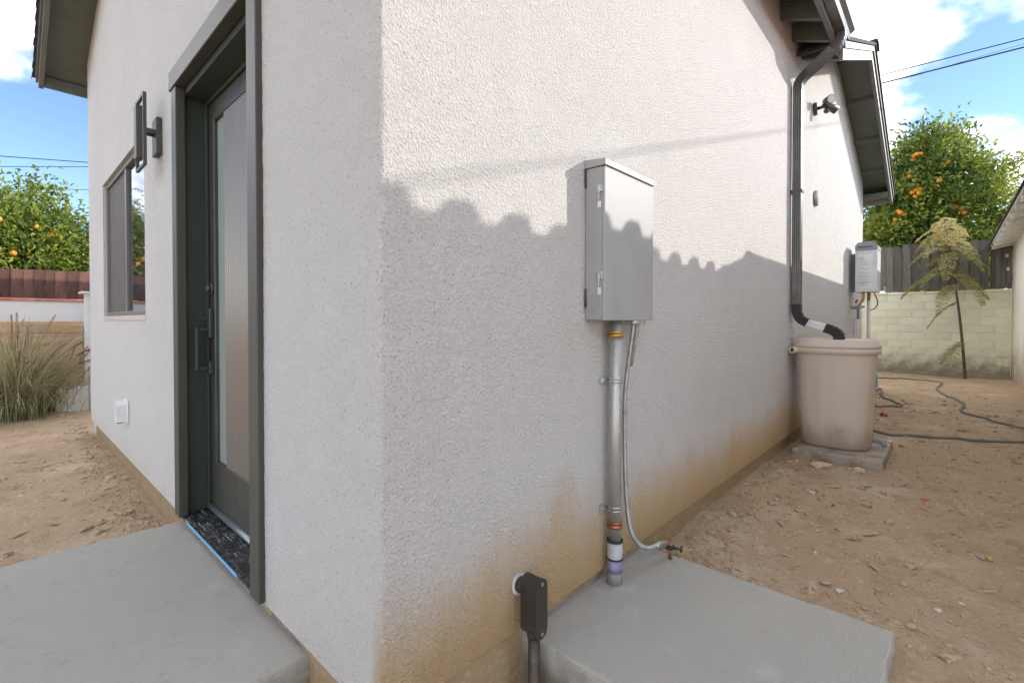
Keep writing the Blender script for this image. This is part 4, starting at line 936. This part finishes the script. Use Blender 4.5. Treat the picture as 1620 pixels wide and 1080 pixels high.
# fountain grass
def grass(name, c, H, N, label, seed, nplume):
    R = rng(seed); t_ = thing(name, (c[0], c[1], G(*c)), label, 'grass')
    V = []; F = []; T_ = []; seg = 7
    for k in range(N):
        a = R.uniform(0, 6.283); r0_ = abs(R.normal(0, .15)); bx, by = c[0] + r0_ * math.cos(a + R.normal(0, .6)), c[1] + r0_ * math.sin(a + R.normal(0, .6)); L_ = H * R.uniform(.55, 1.15); lean = abs(R.normal(.52, .30)); w = R.uniform(.0028, .0055); ph = a + R.normal(0, .5)
        dx, dy = math.cos(ph), math.sin(ph); b = len(V); dry = float(np.clip(R.normal(.42, .3), 0, 1)); z0 = G(bx, by) - .02
        for j in range(seg + 1):
            s_ = j / seg; ang = lean * .5 + lean * 1.9 * s_ ** 1.6
            if j: hx_ += math.sin(min(ang, 2.6)) * L_ / seg; hz_ += math.cos(min(ang, 2.6)) * L_ / seg
            else: hx_ = hz_ = 0.
            ww = w * (1 - .85 * s_ ** 2); x, y, z = bx + dx * hx_, by + dy * hx_, max(z0 + hz_, z0 + .015)
            V += [(x - dy * ww, y + dx * ww, z), (x + dy * ww, y - dx * ww, z + ww * .5)]; T_ += [min(1, dry * (.6 + .7 * s_))] * 2
            if j: F.append((b + 2 * j - 2, b + 2 * j - 1, b + 2 * j + 1, b + 2 * j))
    O('blades', npmesh('blades', np.array(V), np.array(F), BLADE, True, np.array(T_)), None, t_, kind='stuff')
    for k in range(nplume):
        a = R.uniform(0, 6.283); dx, dy = math.cos(a), math.sin(a); L_ = H * R.uniform(.85, 1.2); lean = abs(R.normal(.4, .22)); P = []; hx_ = hz_ = 0.; z0 = G(c[0], c[1])
        bx, by = c[0] + dx * .08, c[1] + dy * .08
        for j in range(13):
            s_ = j / 12; ang = lean * .5 + lean * 1.7 * s_ ** 1.8
            if j: hx_ += math.sin(ang) * L_ / 12; hz_ += math.cos(ang) * L_ / 12
            P.append(Vector((bx + dx * hx_, by + dy * hx_, z0 + hz_)))
        st = O('stem', MB().tube(P[:10], .0022, 4), DRYL, t_)
        Q = P[9:]; n = 90; C = []; D = []
        for i in range(n):
            u = i / n * (len(Q) - 1.001); q = Q[int(u)].lerp(Q[int(u) + 1], u - int(u)); tdir = (Q[int(u) + 1] - Q[int(u)]).normalized(); dv_ = (tdir + Vector(R.normal(0, .35, 3))).normalized(); C.append(q[:]); D.append(dv_[:])
        V2, F2 = leaves_np(np.array(C), np.array(D), np.full(n, .055), np.full(n, .006), R, .1)
        tt = np.full(n * 4, np.clip(R.normal(.4, .4), 0, 1)); O('plume', npmesh('plume', V2, F2, PLUME, False, tt), None, st, kind='stuff')
    return t_
grass('fountain_grass', (-.50, 6.95), 1.12, 1900, 'large clump of purple-tipped ornamental grass in the left yard', 6, 34)
grass('fountain_grass', (-.12, 7.35), .75, 500, 'smaller ornamental grass tuft by the white block near the house corner', 7, 10)

# bare tree far behind the roof
bt = onX(1408, 300, 24.); bt.z = -.1
btree = thing('bare_tree', bt, 'leafless twiggy tree behind the far roof corner', 'tree')
Rt = random.Random(12); tw = MB()
def twig(p, d, L_, r, depth):
    q = p + d * L_; tw.tube([p, (p + q) * .5 + Vector((Rt.uniform(-.04, .04) * L_, Rt.uniform(-.04, .04) * L_, 0)), q], r, 5, [1, .8, .6])
    if depth:
        for k in range(3):
            nd = (d + Vector((Rt.uniform(-.6, .6), Rt.uniform(-.6, .6), Rt.uniform(-.1, .5)))).normalized(); twig(p + d * L_ * Rt.uniform(.5, 1.), nd, L_ * Rt.uniform(.5, .72), r * .55, depth - 1)
O('trunk', MB().tube([bt, bt + Vector((0, 0, 5.2))], .10, 8, [1, .6]), BARK, btree)
for k in range(4): twig(bt + Vector((0, 0, 4.6 + .2 * k)), Vector((Rt.uniform(-.4, .4), Rt.uniform(-.5, .5), 1)).normalized(), 1.5, .035, 4)
O('branches', tw, BARK, btree, kind='stuff')

# ------------------------------------------------------------------ power lines
def cable(pa, pb_, r, sag, label):
    P = [pa.lerp(pb_, t) + Vector((0, 0, -sag * 4 * t * (1 - t))) for t in np.linspace(0, 1, 25)]
    O('power_line', MB().tube(P, r, 6), WIRE, label=label, cat='power line', group='overhead lines')
def ext(p, q, e0, e1): d = q - p; return p - d * e0, q + d * e1
for (a, b, r, lab) in (((1387, 121), (1620, 61), .022, 'upper overhead wire crossing the sky at the right'), ((1387, 134), (1620, 75), .030, 'thicker lower overhead wire crossing the sky at the right'), ((1387, 138), (1560, 87), .008, 'hair-thin overhead wire crossing the thick one at the right')):
    p, q = ext(onX(*a, X=26.), onX(*b, X=26.), .8, 1.2); cable(p, q, r, .0, lab)
for (a, b, r, lab) in (((0, 247), (138, 257), .016, 'top overhead wire in the sky left of the house'), ((0, 263.5), (138, 264), .013, 'second overhead wire from the top, left of the house'), ((0, 299), (138, 300), .011, 'third overhead wire from the top, left of the house'), ((0, 324), (138, 330), .006, 'faint fourth overhead wire, left of the house'), ((0, 343), (138, 347), .006, 'lowest faint overhead wire just above the orange tree')):
    p, q = ext(onY(*a, Y=24.), onY(*b, Y=24.), 3, 3); cable(p, q, r, .0, lab)
a = Vector((1.2, 0, 1.72)) + Vector((1.307, -1, .625)) * 3.4; b = Vector((8.3, 0, 4.05)) + Vector((1.307, -1, .625)) * 3.4
p, q = ext(a, b, .6, .6); cable(p, q, .007, 0, 'service cable over the passage whose faint shadow crosses the long wall')
